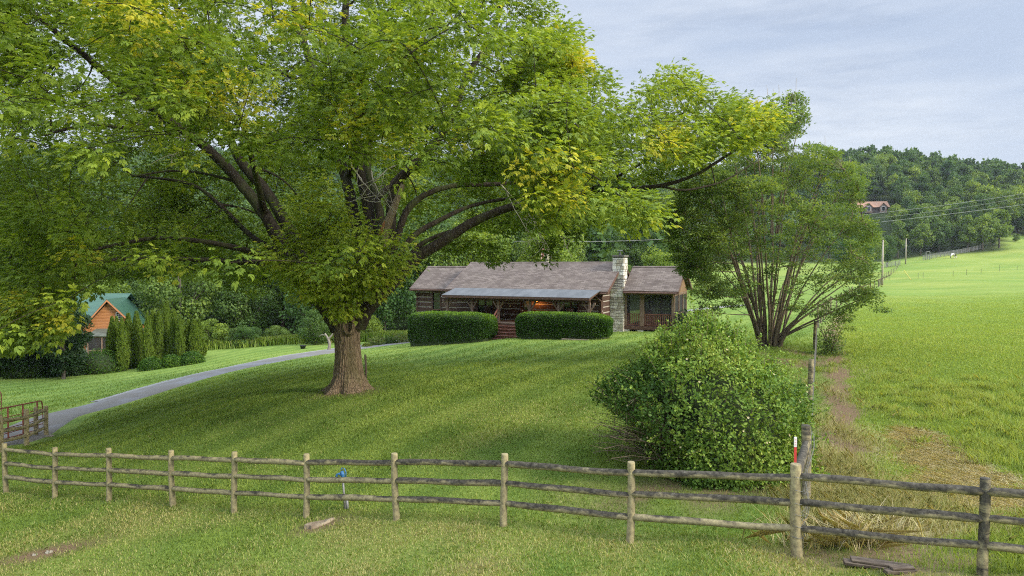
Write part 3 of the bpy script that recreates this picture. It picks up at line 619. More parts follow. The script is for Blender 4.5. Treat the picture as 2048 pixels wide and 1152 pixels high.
# rocking chairs in the dark of the porch
def porch_chair(x, y, name, mat, lab, rz=0.0, z=DZ):
    e = tag(empty(name, tuple([*hw(x, y), HO[2] + z]), HA + rz), lab, 'chair')
    s = MB()
    for k in range(5): s.box(-.27, .27, -.26 + k * .11, -.17 + k * .11, .40, .425)
    s.build('seat', mat, e); bk = MB()
    for k in range(6): bk.box(-.26 + k * .09, -.19 + k * .09, .27, .29, .42, 1.1, Matrix.Rotation(R(-12), 4, 'X'))
    bk.box(-.28, .28, .255, .295, 1.06, 1.14, Matrix.Rotation(R(-12), 4, 'X')); bk.build('backrest', mat, e)
    for sx_ in (-1, 1):
        for sy_ in (-1, 1): MB().box(sx_ * .26 - .025, sx_ * .26 + .025, sy_ * .24 - .025, sy_ * .24 + .025, 0.03, .63 if sy_ < 0 else .42).build('leg', mat, e)
        MB().box(sx_ * .3 - .05, sx_ * .3 + .05, -.3, .3, .63, .66).build('armrest', mat, e)
    return e
M['redp'] = mat_plain('faded red paint', (.42, .07, .045), .5)
porch_chair(sx(970, -3.3), -3.3, 'rocking_chair', M['trimw'], 'dark brown chair on the porch behind the left clipped hedge')
porch_chair(sx(1135, -3.3), -3.3, 'rocking_chair', M['trimw'], 'dark brown chair on the porch behind the right clipped hedge')

# ---- screened porch wing
def screen_mat():
    m, t, L = nm('insect screen'); tr = t.nodes.new('ShaderNodeBsdfTransparent'); d = t.nodes.new('ShaderNodeBsdfDiffuse'); d.inputs[0].default_value = (.06, .06, .06, 1)
    ms = t.nodes.new('ShaderNodeMixShader'); ms.inputs[0].default_value = .58; L(tr.outputs[0], ms.inputs[1]); L(d.outputs[0], ms.inputs[2]); o = t.nodes.new('ShaderNodeOutputMaterial'); L(ms.outputs[0], o.inputs['Surface']); return m
M['screen'] = screen_mat()
wx0 = CX1 + .02; pm = sx(1284, 0)
sp = MB(); FZ = .62
for x, w in ((wx0 + .09, .09), (pm, .17), (-.1, .1)): sp.box(x - w, x + w, -.0, .16, FZ - .02, 3.02)
for y in (1.85, 3.6, 5.1): sp.box(-.16, 0, y - .06, y + .06, FZ, 3.02)
for x in (-2.9, -2.0, -1.2): sp.box(x - .1, x + .1, 5.0, 5.16, FZ, 3.0)
sp.box(wx0, 0.0, .0, .16, 2.95, 3.2); sp.box(-.16, -.003, .17, 5.1, 2.9, 3.1); sp.box(wx0, -.17, 5.0, 5.2, 2.95, 3.2)
sp.build('wing_post', M['postw'], house, bevel=.01)
fb = MB(); fb.box(wx0, .06, -.06, .1, .33, FZ - .03); fb.box(-.06, .06, .1, 5.2, .33, FZ - .03); fb.build('floor_beam', M['trimw'], house)
fo = MB(); fo.box(wx0, -.07, .11, 5.1, FZ - .12, FZ - .035); fo.build('porch_floor', M['steps'], house)
rl = MB(); RZ = sz(628, -2, 0)
for a, b in ((wx0 + .18, pm - .17), (pm + .17, -.2)):
    rl.box(a, b, .04, .1, RZ - .05, RZ); rl.box(a, b, .05, .09, FZ + .05, FZ + .1)
    n = int((b - a) / .14)
    for k in range(n): x = a + (k + .5) * (b - a) / n; rl.box(x - .03, x + .03, .055, .085, FZ + .1, RZ - .05)
rl.build('railing', M['steps'], house)
rb = MB(); rb.box(wx0, -.16, 5.06, 5.1, RZ - .06, RZ)
for k in range(20): x = wx0 + .1 + k * .17; rb.box(x, x + .06, 5.06, 5.09, FZ, RZ - .06)
rb.box(-.1, -.06, .2, 5.0, RZ - .06, RZ)
rb.build('railing', M['steps'], house)
sn = MB(); sn.box(wx0 + .18, -.2, .115, .12, FZ + .02, 2.95); sn.box(-.04, -.035, .17, 5.0, FZ, 2.9); sn.box(wx0, -.2, 5.01, 5.015, FZ, 2.95); sn.build('insect_screen', M['screen'], house)
gb = MB(); gb.prism([(.02, 3.1), (5.18, 3.1), (2.6, 4.88)], 'x', -.02, .04); gb.build('gable_boards', M['gable'], house)
ft = MB()
for y in (.1, 1.85, 3.6, 5.12): ft.box(.0, .035, y - .05, y + .05, FZ, 3.08)
ft.box(.0, .03, .15, 5.1, RZ - .03, RZ + .04); ft.box(.0, .03, .15, 5.1, 3.0, 3.09); ft.build('screen_frame', M['postw'], house)
cr = MB(); cr.prism([(.0, 2.9), (-.4, 3.2), (-.4, 3.1), (.0, 2.75)], 'x', -.12, -.04); cr.build('bracket', M['postw'], house)
for i, (px, lb) in enumerate(((1254, 'squat pale stone pier beside the chimney foot under the screened wing'), (1281.5, 'pale stone pier under the middle of the screened wing'), (1338, 'pale stone pier under the right corner of the screened wing'))):
    x = sx(px, .1); b = MB(); b.t = .7; z0 = hg(x, .1) - .1
    for k in range(3): b.t = rng.uniform(.4, 1); zz = z0 + k * (.33 - z0) / 3; b.box(x - .24 + rng.uniform(0, .05), x + .24, -.05, .4, zz, zz + (.33 - z0) / 3 - .015)
    o = b.build('stone_pier', M['stone'], house, bevel=.03)
porch_chair(sx(1297, 1.6), 1.6, 'red_chair', M['redp'], 'red slatted chair inside the screened wing behind the railing', .3, FZ)
tb = tag(empty('porch_table', tuple([*hw(-2.9, 2.3), HO[2] + FZ])), 'small dark table inside the screened wing left of the red chair', 'table')
MB().lathe([(.42, .7), (.45, .71), (.45, .74), (.42, .75)], sides=20).build('table_top', M['trimw'], tb); MB().lathe([(.22, 0), (.06, .06), (.04, .4), (.08, .7)], sides=12).build('leg', M['trimw'], tb)
# long edging timber lying at the foot of the right hedge
x0, x1 = sx(1124, -7.1), sx(1178, -7.1); e = MB(); z = min(hg(x0, -7.1), hg(x1, -7.1)); e.box(x0, x1, -7.2, -7.0, z - .08, z + .10)
eo = tag(e.build('edging_timber', M['deck'], None, bevel=.01), 'low grey timber lying on the lawn against the foot of the right hedge', 'timber'); eo.location = tuple(HO); eo.rotation_euler = (0, 0, HA)

# ------------------------------------------------------------------ orange cabin with green metal roof
cz = -8.8; cA = R(8)
cab = tag(empty('orange_cabin', (P(1024 - 0, 600, 66)[0] + (212 - 1024) / F * 66, 66, cz), cA), 'orange board sided cabin with steep green metal roof behind the clipped conifers', 'cabin')
M['greenm'] = mat_noise('green metal roofing', (.035, .095, .068), (.06, .14, .098), 2, .35, (.3, 4, 1), .2, spec=.5, metal=.2)
def siding():
    m, t, L = nm('orange lap siding'); tcn = t.nodes.new('ShaderNodeTexCoord').outputs['Object']; w = t.nodes.new('ShaderNodeTexWave'); w.wave_type = 'BANDS'; w.bands_direction = 'Z'; w.wave_profile = 'SAW'
    w.inputs['Scale'].default_value = 1.1; w.inputs['Distortion'].default_value = .8; w.inputs['Detail'].default_value = 2; w.inputs['Detail Scale'].default_value = .6; L(tcn, w.inputs['Vector'])
    r = ramp(t, [(0, (.16, .055, .018)), (.12, (.42, .175, .066)), (1, (.54, .25, .11))]); L(w.outputs['Fac'], r.inputs['Fac']); n = noise(t, L, 2, 5, vec=tcn, mapping=(.6, 1, 8)); q = ramp(t, [(.3, (.8, .75, .7)), (.7, (1.15, 1.15, 1.15))]); L(n.outputs['Fac'], q.inputs['Fac'])
    finish(t, L, mixc(t, L, 1.0, r.outputs['Color'], q.outputs['Color'], 'MULTIPLY'), .7, .3, w.outputs['Fac'], .8, .04); return m
M['siding'] = siding(); M['cabtrim'] = mat_plain('orange fascia', (.50, .22, .10), .7); M['whitew'] = mat_plain('white window frame', (.7, .7, .68), .5)
w_ = MB(); w_.prism([(-2.15, 0), (2.3, 0), (2.3, 3.4), (.2, 5.35), (-2.15, 2.7)], 'y', 0, 3.0); w_.box(-6.0, -2.151, 1.6, 6.5, 0, 2.8); w_.box(-2.15, 2.3, 3.001, 6.5, 0, 3.0); w_.build('wall', M['siding'], cab)
rf = MB(); rf.slab([(-2.6, -.4, 2.35), (.2, -.4, 5.62), (.2, 4.2, 5.62), (-2.6, 4.2, 2.35)], .08)
rf.slab([(.2, -.4, 5.62), (2.75, -.4, 3.05), (2.75, 4.2, 3.05), (.2, 4.2, 5.62)], .08)
rf.slab([(-6.3, 1.2, 2.6), (-1.2, 1.2, 2.6), (.7, 4.05, 6.0), (-6.3, 4.05, 6.0)], .08); rf.slab([(-6.3, 4.05, 6.0), (.7, 4.05, 6.0), (1.6, 7, 2.8), (-6.3, 7, 2.8)], .08)
ro = rf.build('roof', M['greenm'], cab)
ft = MB(); ft.prism([(-2.55, 2.15), (.2, 5.38), (.2, 5.56), (-2.6, 2.3)], 'y', -.42, -.38); ft.prism([(.2, 5.38), (2.7, 2.85), (2.76, 3.0), (.2, 5.56)], 'y', -.42, -.38); ft.build('fascia', M['cabtrim'], ro)
def win(par, x, z, w, h, y=-.03):
    f = MB(); t_ = .05; f.box(x - w / 2 - t_, x + w / 2 + t_, y - .03, y, z - t_, z); f.box(x - w / 2 - t_, x + w / 2 + t_, y - .03, y, z + h, z + h + t_); f.box(x - w / 2 - t_, x - w / 2, y - .03, y, z, z + h); f.box(x + w / 2, x + w / 2 + t_, y - .03, y, z, z + h)
    for k in (1, 2): f.box(x - w / 2 + k * w / 3 - .012, x - w / 2 + k * w / 3 + .012, y - .02, y, z, z + h)
    for k in (1, 2, 3): f.box(x - w / 2, x + w / 2, y - .018, y - .002, z + k * h / 4 - .014, z + k * h / 4 + .014)
    o = f.build('window', M['whitew'], par); g = MB(); g.box(x - w / 2, x + w / 2, y - .004, y + .02, z, z + h); g.build('pane', M['glass'], o)
win(cab, -1.45, .5, .72, 1.15); win(cab, 1.15, 3.55, .5, .7)
ln = MB(); ln.slab([(-.95, -2.2, 2.25), (3.6, -2.2, 2.25), (3.6, -.03, 2.75), (-.95, -.03, 2.75)], .1); ln.build('porch_roof', mat_noise('dull green roofing', (.06, .075, .06), (.12, .14, .11), 2, .5), cab)
pw = MB()
for x in (-.85, .4, 1.7, 3.0): pw.box(x - .06, x + .06, -2.1, -1.98, 0, 2.2)
pw.box(-.85, 3.5, -2.09, -1.99, .8, .9); pw.box(-.85, 3.5, -2.1, -1.98, 2.08, 2.2); pw.build('porch_frame', M['postw'], cab); q = MB(); q.box(-.8, 3.5, -2.04, -2.03, 0, 2.1); q.box(-.87, -.86, -2, -.03, 0, 2.15); q.build('insect_screen', M['screen'], cab)
# ------------------------------------------------------------------ house on the far hillside
fx, fy = (1742 - 1024) / F * 325, 325; fz = P(1742, 432, 325)[2]
far = tag(empty('hillside_house', (fx, fy, fz), R(-12)), 'distant brown house with orange brown roof high on the wooded hillside', 'house')
MB().box(-8, 7, 0, 8, -4, 4.2).build('wall', mat_plain('dark brown siding', (.10, .075, .065)), far)
M['tan'] = mat_noise('orange brown shingles', (.34, .19, .12), (.46, .27, .18), 1.5)
f_ = MB(); f_.slab([(-8.6, -.7, 4.1), (7.6, -.7, 4.1), (7.6, 4, 7.2), (-8.6, 4, 7.2)], .15); f_.slab([(-8.6, 4, 7.2), (7.6, 4, 7.2), (7.6, 8.7, 4.1), (-8.6, 8.7, 4.1)], .15)
for x in (-1.8, 4.6): f_.slab([(x - 1.9, -1.2, 4.2), (x, -1.2, 6.2), (x, 3, 6.2), (x - 1.9, 3, 4.2)], .12); f_.slab([(x, -1.2, 6.2), (x + 1.9, -1.2, 4.2), (x + 1.9, 3, 4.2), (x, 3, 6.2)], .12)
fr = f_.build('roof', M['tan'], far); MB().box(-3.4, -2.4, 3, 4, 7, 8.4).build('chimney', M['mortar'], fr)
dg = MB()
M['tansiding'] = mat_plain('tan siding', (.22, .17, .14))
for x in (-1.8, 4.6): MB().prism([(x - 1.5, 1.5), (x + 1.5, 1.5), (x + 1.5, 4.2), (x, 5.9), (x - 1.5, 4.2)], 'y', -.9, 2.5).build('dormer', M['tansiding'], far)
for x in (-1.8, 4.6):
    f = MB(); f.box(x - .75, x + .75, -.96, -.93, 2.2, 4.4); o = f.build('window', M['whitew'], far); MB().box(x - .6, x + .6, -.99, -.965, 2.35, 4.25).build('pane', M['glass'], o)
# ------------------------------------------------------------------ fences, gates
def rail_mat(name, lich):
    m, t, L = nm(name); tcn = t.nodes.new('ShaderNodeTexCoord').outputs['Object']
    n = noise(t, L, 2.2, 6, .6, tcn); n2 = noise(t, L, 14, 6, .65, tcn, (1, 1, 1)); n3 = noise(t, L, 5, 5, .7, tcn, (.5, .5, 2.2))
    r = ramp(t, [(.3, (.17, .14, .09)), (.5, (.31, .265, .15)), (.7, (.42, .36, .20))]); L(n2.outputs['Fac'], r.inputs['Fac'])
    ge = t.nodes.new('ShaderNodeNewGeometry'); sp_ = t.nodes.new('ShaderNodeSeparateXYZ'); L(ge.outputs['Normal'], sp_.inputs[0])
    up = math_(t, L, 'MULTIPLY', sp_.outputs['Z'], .16)
    f = math_(t, L, 'ADD', math_(t, L, 'ADD', math_(t, L, 'MULTIPLY', n.outputs['Fac'], .6), math_(t, L, 'MULTIPLY', n3.outputs['Fac'], .5)), up)
    k = ramp(t, [(lich, (0, 0, 0)), (lich + .12, (1, 1, 1))]); L(f, k.inputs['Fac'])
    dk_ = ramp(t, [(.35, (.035, .032, .026)), (.6, (.10, .09, .07)), (.75, (.2, .19, .15))]); L(n2.outputs['Fac'], dk_.inputs['Fac'])
    c = mixc(t, L, k.outputs['Color'], r.outputs['Color'], dk_.outputs['Color'])
    finish(t, L, c, .9, .15, n2.outputs['Fac'], .7, .012); return m
M['rail'] = rail_mat('weathered rail wood', .63); M['raildark'] = rail_mat('dark lichened rail wood', .49)
M['post'] = rail_mat('weathered post wood', .72)
M['red'] = mat_noise('rusty red gate paint', (.20, .055, .04), (.34, .12, .085), 6, .7); M['galv'] = mat_noise('galvanised steel', (.17, .175, .18), (.27, .275, .28), 12, .5, metal=.2)
def post(p, h, r, parent, mat, name='post', lean=(0, 0)):
    z = np.array([-.15, 0, .3, .7, 1.0, h - .02, h]); rr = r * np.array([1.06, 1.05, 1.02, 1.0, .98, .96, .88])
    pts = np.array([[p[0] + lean[0] * q + .012 * math.sin(q * 3 + p[0]), p[1] + lean[1] * q, p[2] + q] for q in z])
    b = MB(); b.tube(pts, rr, 12, rough=.02); o = b.build(name, mat, parent, smooth=False)
    o.data.polygons.foreach_set('use_smooth', [len(pp.vertices) == 4 for pp in o.data.polygons]); return o
def rail(a, b_, r, parent, mat, name='rail'):
    n = 22; t = np.linspace(0, 1, n)[:, None]; a = np.array(a, float); b_ = np.array(b_, float); pts = a * (1 - t) + b_ * t
    ph = rng.uniform(0, 6.28, 2); pts[:, 2] += .009 * np.sin(t[:, 0] * 3.1) * math.sin(ph[0]) + .006 * np.sin(t[:, 0] * 9 + ph[1]); pts[:, 1] += .006 * np.sin(t[:, 0] * 5 + ph[1])
    rr = r * (1 + .05 * np.sin(t[:, 0] * 7 + ph[1])); rr[0] *= .8; rr[-1] *= .8
    m = MB(); m.tube(pts, rr * (1 + .05 * wob(pts, 6, 4)), 10, rough=.03); o = m.build(name, mat, parent, smooth=True); return o
fence = tag(empty('rail_fence', tuple(FENCE[5])), 'long weathered three rail post fence crossing the foreground lawn', 'fence')
inv = -np.array(FENCE[5])
H = [1.37, 1.44, 1.34, 1.31, 1.31, 1.33, 1.35, 1.34, 1.36, 1.37, 1.38]
for k, p in enumerate(FENCE):
    post(p + inv, H[k], .082 if k == 1 else .066, fence, M['raildark'] if k == 0 else M['post'], lean=(-.02 * math.sin(k * 2.1), .01))
dirf = unit((FENCE[0] - FENCE[1])[None])[0]; extra = FENCE[0] + dirf * 2.4; extra[2] = gz(extra[0], extra[1]); post(extra + inv, 1.36, .07, fence, M['post'])
pts = [extra] + FENCE + [FENCE[10] + (FENCE[10] - FENCE[9])]
dark = {(0, 0), (0, 1), (1, 0), (1, 1), (1, 2), (2, 0), (3, 0), (3, 1), (4, 0), (4, 1), (5, 0), (2, 1), (4, 2), (3, 2)}
for k in range(len(pts) - 2):
    for j, f in enumerate((.87, .595, .315)):
        ha, hb = (H[max(0, k - 1)], H[min(10, k)]); rail(pts[k] + inv + [0, 0, ha * f * .985], pts[k + 1] + inv + [0, 0, hb * f], .057 + rng.uniform(-.005, .006), fence, M['raildark'] if (k, j) in dark else M['rail'])
cpz = FENCE[1] + inv
for z in (1.25, 1.05, .85, .68, .5, .33): a = np.linspace(0, 6.28, 14); wt = Tubes(); wt.add(np.stack([cpz[0] + .088 * np.cos(a), cpz[1] + .088 * np.sin(a), cpz[2] + z + .01 * np.sin(a * 2)], -1), .003, 4); wt.build('wire_wrap', M['galv'], fence)
# fence beside the gate
gf = tag(empty('gate_fence', tuple(P(54, 893, 25.2))), 'short three rail wooden fence beside the red gate at the drive entrance', 'fence')
q = [P(93, 872.5, 29.7), P(54, 893, 27.3), P(2, 903, 25.0), P(-60, 915, 22.8)]; io = -P(54, 893, 25.2)
for i, p in enumerate(q): p = np.array([p[0], p[1], gz(p[0], p[1])]); q[i] = p
for i, p in enumerate(q): post(p + io, (1.3, 1.46, 1.36, 1.36)[i], .09, gf, M['post'])
p2 = q[0] + np.array([-.38, -.1, 0]); post(p2 + io, 1.28, .08, gf, M['post'])
for a, b_ in ((0, 1), (1, 2), (2, 3)):
    for f in (1.13, .76, .38): rail(q[a] + io + [0, 0, f], q[b_] + io + [0, 0, f + (.03 if a else 0)], .07, gf, M['rail'])
st = tag(MB().box(-.16, .16, -.1, .1, -.05, .1).build('stone', mat_plain('pale stone', (.27, .25, .20)), None, bevel=.04), 'small pale rock at the foot of the gate fence end post', 'stone'); st.location = (q[0][0] + .35, q[0][1] - .3, q[0][2])
def tube_gate(name, A, B, lab, h=1.25, panel=True):
    A = np.array(A, float); B = np.array(B, float); e = tag(empty(name, tuple(A)), lab, 'gate', None); D = B - A
    def pt(s, z): return D * s + np.array([0, 0, z])
    f = Tubes(); arc = [pt(0, .12), pt(0, h - .15), pt(.015, h - .04), pt(.05, h), pt(.95, h), pt(.985, h - .04), pt(1, h - .15), pt(1, .12)]; f.add(arc, .028, 8); f.add([pt(0, .12), pt(1, .12)], .028, 8); f.build('gate_frame', M['red'], e)
    b = Tubes()
    for z in (.33, .54, .76, .99): b.add([pt(0, z), pt(1, z)], .018, 6)
    b.build('rail', M['red'], e); s = MB()
    for k in (.1, .37, .63, .9):
        c = pt(k, 0); s = MB(); s.tube([c + [0, 0, .12], c + [0, 0, h - .02]], .04, 4); s.build('brace', M['red'], e)
    return e
ga = P(86, 869, 30.4); ga[2] = gz(ga[0], ga[1]) + .05; gb_ = P(-30, 890, 26.0); gb_[2] = gz(gb_[0], gb_[1]) + .05
tube_gate('tube_gate', ga, gb_, 'rusty red tubular farm gate standing open behind the short wooden fence', 1.38)
a = gp(4, 846); a = np.array([a[0], a[1], a[2] + .05]); b_ = a + np.array([-3.4, -1.2, -.1]); b_[2] = gz(b_[0], b_[1]) + .05
tube_gate('tube_gate', a, b_, 'rusty red tubular gate end on the far side of the drive', 1.5)
# woven wire fence along the pasture
wf = tag(empty('wire_fence', (WFP[1][0], WFP[1][1], gz(*WFP[1]))), 'woven wire fence on wooden posts running up between lawn and pasture', 'fence'); iw = -np.array([WFP[1][0], WFP[1][1], gz(*WFP[1])])
M['oldpost'] = rail_mat('old grey post wood', .50)
wp = [np.array([x, y, gz(x, y)]) for x, y in WFP]
for k in range(1, len(wp)):
    post(wp[k] + iw, 1.5 if k == 1 else (1.75 if k == 4 else 1.4), .085 if k < 4 else .08, wf, M['oldpost'])
for k in range(4, len(wp) - 1):                      # line posts further off
    for s in (.2, .4, .6, .8): p = wp[k] * (1 - s) + wp[k + 1] * s; p[2] = gz(p[0], p[1]); post(p + iw, 1.35, .06, wf, M['oldpost'])
rail(FENCE[1] + iw + [0, .05, 1.22], wp[1] + iw + [0, 0, 1.15], .075, wf, M['raildark'], 'brace_rail')
wm = Tubes(); off = np.array([.09, 0, 0])
fine = [FENCE[1]] + wp[1:]
for k in range(len(fine) - 1):
    a, b_ = fine[k] + off, fine[k + 1] + off; Ld = np.linalg.norm(b_ - a); n = max(2, int(Ld / .8)); s = np.linspace(0, 1, n)[:, None]; lp = a * (1 - s) + b_ * s; lp[:, 2] = gz(lp[:, 0], lp[:, 1])
    for z in (.08, .22, .38, .56, .76, .98, 1.2): wm.add(lp + iw + [0, 0, z] + np.stack([.012 * np.sin(lp[:, 1] * 3 + z * 9), 0 * lp[:, 1], .008 * np.cos(lp[:, 1] * 5 + z)], -1), .0022 if a[1] < 60 else .005, 3)
    if k < 3:
        m = int(Ld / .3)
        for i in range(m): p = a * (1 - i / m) + b_ * i / m; p[2] = gz(p[0], p[1]); wm.add([p + iw + [0, 0, .06], p + iw + [0, 0, 1.21]], .0018, 3)
# loose wire coil hanging off the second post
for j in range(3):
    t_ = np.linspace(0, 1, 14)[:, None]; a = wp[1] + iw + [.09, -.06, 1.4 - .1 * j]; b_ = FENCE[1] + iw + [.12, .08, .95 - .3 * j]; c_ = a * (1 - t_) + b_ * t_; c_[:, 2:] -= .25 * np.sin(t_ * 3.14); c_[:, :1] += .05 * np.sin(t_ * 9 + j); wm.add(c_, .003, 4)
wm.build('wire_mesh', mat_plain('dull wire', (.16, .16, .15), .6), wf)
# red and white fibreglass marker
mk_y = 10.9; mk = P(1589, 1010, mk_y); gzz = gz(mk[0], mk[1]); mt_ = P(1588, 874, mk_y)[2]
mk_o = tag(empty('marker_stake', (mk[0], mk[1], gzz)), 'thin red and white marker stake beside the round bush', 'marker'); zt = mt_ - gzz
MB().box(-.02, .02, -.006, .006, -.1, zt - .16).build('stake', mat_plain('red plastic', (.5, .05, .04)), mk_o); MB().box(-.022, .022, -.008, .008, zt - .16, zt - .0).build('reflector', mat_plain('white tape', (.75, .72, .72)), mk_o)
dmk = MB(); [dmk.box(-.012, .012, -.0095, -.0085, zt - .05 - .04 * k, zt - .035 - .04 * k) for k in range(3)]; dmk.build('lettering', mat_plain('pink print', (.6, .3, .32)), mk_o)
# yard hydrant
hy = P(690, 1019, 15.8); hy = gp(690, 1018); hh = (1018 - 938) / F * hy[1] * 1.02
hyd = tag(empty('yard_hydrant', tuple(hy)), 'grey standpipe with blue tap head behind the middle rails', 'water tap'); hyd.rotation_euler = (0, R(-3.5), 0)
b = MB(); b.tube([(0, 0, -.1), (0, 0, hh - .2)], .022, 10); b.tube([(.05, .02, -.1), (.05, .02, .22)], .03, 8); b.build('pipe', M['galv'], hyd, smooth=True)
M['blue'] = mat_plain('blue enamel', (.045, .16, .36), .35)
b = MB(); b.tube([(0, 0, hh - .24), (0, 0, hh - .1), (-.01, 0, hh - .04)], [.035, .045, .03], 10); b.tube([(0, 0, hh - .15), (-.07, 0, hh - .09), (-.12, 0, hh - .11), (-.135, 0, hh - .17)], [.03, .026, .024, .03], 8)
b.build('tap_head', M['blue'], hyd, smooth=True)
b = MB(); b.tube([(-.03, 0, hh - .02), (0, 0, hh + .03), (.05, 0, hh + .01), (.075, 0, hh - .07), (.06, 0, hh - .2)], .012, 6); b.build('handle', M['blue'], hyd, smooth=True)
# flat rock, boards, branch litter near the corner, fallen yellow leaf dots
def rock(name, p, rx, ry, h, mat, lab, rot=0, tilt=0):
    b = MB(); n = 14
    V = []; 
    for lv, (s, z) in enumerate(((1.05, -.05), (1.0, h * .6), (.8, h))):
        for k in range(n): a = k / n * 6.283; w = 1 + .14 * math.sin(a * 3 + 1) + .1 * math.sin(a * 5); V.append((rx * s * w * math.cos(a), ry * s * w * math.sin(a), z + .02 * math.sin(a * 2 + lv)))
    b.add(V, [(l * n + k, l * n + (k + 1) % n, (l + 1) * n + (k + 1) % n, (l + 1) * n + k) for l in range(2) for k in range(n)] + [tuple(range(2 * n, 3 * n))])
    o = b.build(name, mat, None, bevel=.01); o.location = tuple(p); o.rotation_euler = (0, tilt, rot); return tag(o, lab, 'stone')
M['flatrock'] = mat_noise('brown flat rock', (.17, .13, .09), (.33, .27, .19), 7, .95, bstr=.8, bdist=.03)
rock('flat_stone', gp(640, 1048), .30, .12, .05, M['flatrock'], 'flat brown stone in the grass near the standpipe, in front of the fence', R(38))
for i, (px, py, s, lb) in enumerate(((616, 1100, .05, 'tiny pale pebble'), (98, 1106, .07, 'small pale stone on the bare earth patch at lower left'), (70, 1111, .05, 'smaller pale stone on the bare earth patch at lower left'))):
    if i: rock('stone', gp(px, py), s, s * .7, s * .6, bpy.data.materials['pale stone'], lb)
M['oldboard'] = mat_noise('rotten board', (.06, .045, .035), (.15, .12, .09), 5, .9, (1, 6, 6))
for i, (px, py, ln_, w, rz_, lb) in enumerate(((1757, 1137, .95, .13, -14, 'rotten grey board lying in dead grass by the fence corner'), (1800, 1147, .5, .09, 12, 'short broken board lying against the rotten grey board'))):
    p = gp(px, py); b = MB(); b.box(-ln_ / 2, ln_ / 2, -w / 2, w / 2, 0, .05); b.box(-ln_ / 2 + .1, ln_ / 2 - .03, -w / 2 + .02, w / 2 + .03, .053, .085)
    o = b.build('old_board', M['oldboard'], None, bevel=.008); o.location = tuple(p + [0, 0, .01]); o.rotation_euler = (R(8), R(3), R(rz_)); tag(o, lb, 'board')
# stake by the tree trunk
sp_p = P(731, 749, 28.5); gy_ = gz(sp_p[0], sp_p[1]); stk = tag(empty('wooden_stake', (sp_p[0], sp_p[1], gy_)), 'old brown wooden stake standing right behind the big trunk', 'stake')
ht = P(730, 709, 28.5)[2] - gy_; MB().tube([(0, 0, -.1), (.02, 0, ht * .5), (0, 0, ht)], [.05, .05, .045], 7, rough=.05).build('stake_body', M['oldboard'], stk, smooth=True)
w = Tubes(); [w.add([(-.1, 0, z), (.14, .0, z + .01)], .008, 4) for z in (ht * .1, ht * .42)]; w.build('nail', M['dead'], stk)
# bucket, utility poles, pipe pen fence
bp = gp(606, 697); bk = tag(empty('black_tub', tuple(bp)), 'small black tub on the grass beside the driveway', 'tub'); M['blackp'] = mat_plain('black plastic', (.012, .012, .014), .4)
MB().lathe([(.16, 0), (.19, .0), (.26, .26), (.27, .28), (.24, .28), (.17, .03), (.0, .03)], sides=20).build('tub_body', M['blackp'], bk, smooth=True)
def upole(px, py, pt_, Y, lab, r=.16):
    p = P(px, py, Y); z = gz(p[0], p[1]); h = P(px, pt_, Y)[2] - z; e = tag(empty('utility_pole', (p[0], p[1], z)), lab, 'utility pole'); b = MB(); b.tube([(0, 0, -.3), (0, 0, h * .5), (.05, 0, h)], [r, r * .85, r * .7], 8); b.build('pole', M['polew'], e, smooth=True)
    b = MB(); b.box(-.75, -.1, -.1, .1, h - .25, h - .1); b.box(-.95, -.6, -.16, .16, h - .28, h - .08); b.build('lamp_arm', M['blackp'], e); return np.array([p[0], p[1], z + h])
M['polew'] = mat_noise('weathered pole wood', (.30, .26, .21), (.46, .41, .34), 3, .9, (2, 2, .3))
t1 = upole(1764, 571, 480, 136, 'nearer grey wooden utility pole beside the wire fence in the pasture', .22); t2 = upole(1811, 528, 477, 240, 'farther thin utility pole at the top of the pasture', .24)
def ground_tube_wire(name, A, B, sag, r, mat, lab, cat='wire', n=30, grp=None):
    A = np.array(A); B = np.array(B); t = np.linspace(0, 1, n)[:, None]; c = A * (1 - t) + B * t; c[:, 2] -= (4 * t * (1 - t))[:, 0] * sag; T = Tubes(); T.add(c - A, r, 5); o = T.build(name, mat); o.location = tuple(A); return tag(o, lab, cat, grp)
M['cable'] = mat_plain('grey cable', (.30, .31, .31), .5); M['yel'] = mat_plain('yellow guard', (.5, .45, .05), .5)
ground_tube_wire('overhead_wire', P(2150, 373, 150), P(1300, 441, 150), 3.4, .02, M['cable'], 'highest thin overhead wire across the wooded hillside on the right')
ground_tube_wire('overhead_wire', P(2250, 352, 140), P(1420, 452, 150), 1.6, .03, M['cable'], 'middle overhead wire sloping down past the hillside house roof')
ground_tube_wire('overhead_wire', P(2250, 380, 140), P(1250, 488, 150), 1.2, .035, M['cable'], 'lowest thick overhead wire crossing in front of the treeline on the right')
ground_tube_wire('overhead_wire', P(900, 478, 85), P(1400, 474, 100), .5, .022, M['cable'], 'thin overhead wire just above the log house chimney')
g1 = P(1822, 565, 150); g0_ = P(1808, 542, 160); 
ground_tube_wire('guy_guard', (g1[0], g1[1], gz(g1[0], g1[1])), (g0_[0], g0_[1], P(1, 541, 160)[2]), 0, .09, M['yel'], 'thin yellow guy wire guard slanting out of the pasture', 'guy wire', 4)
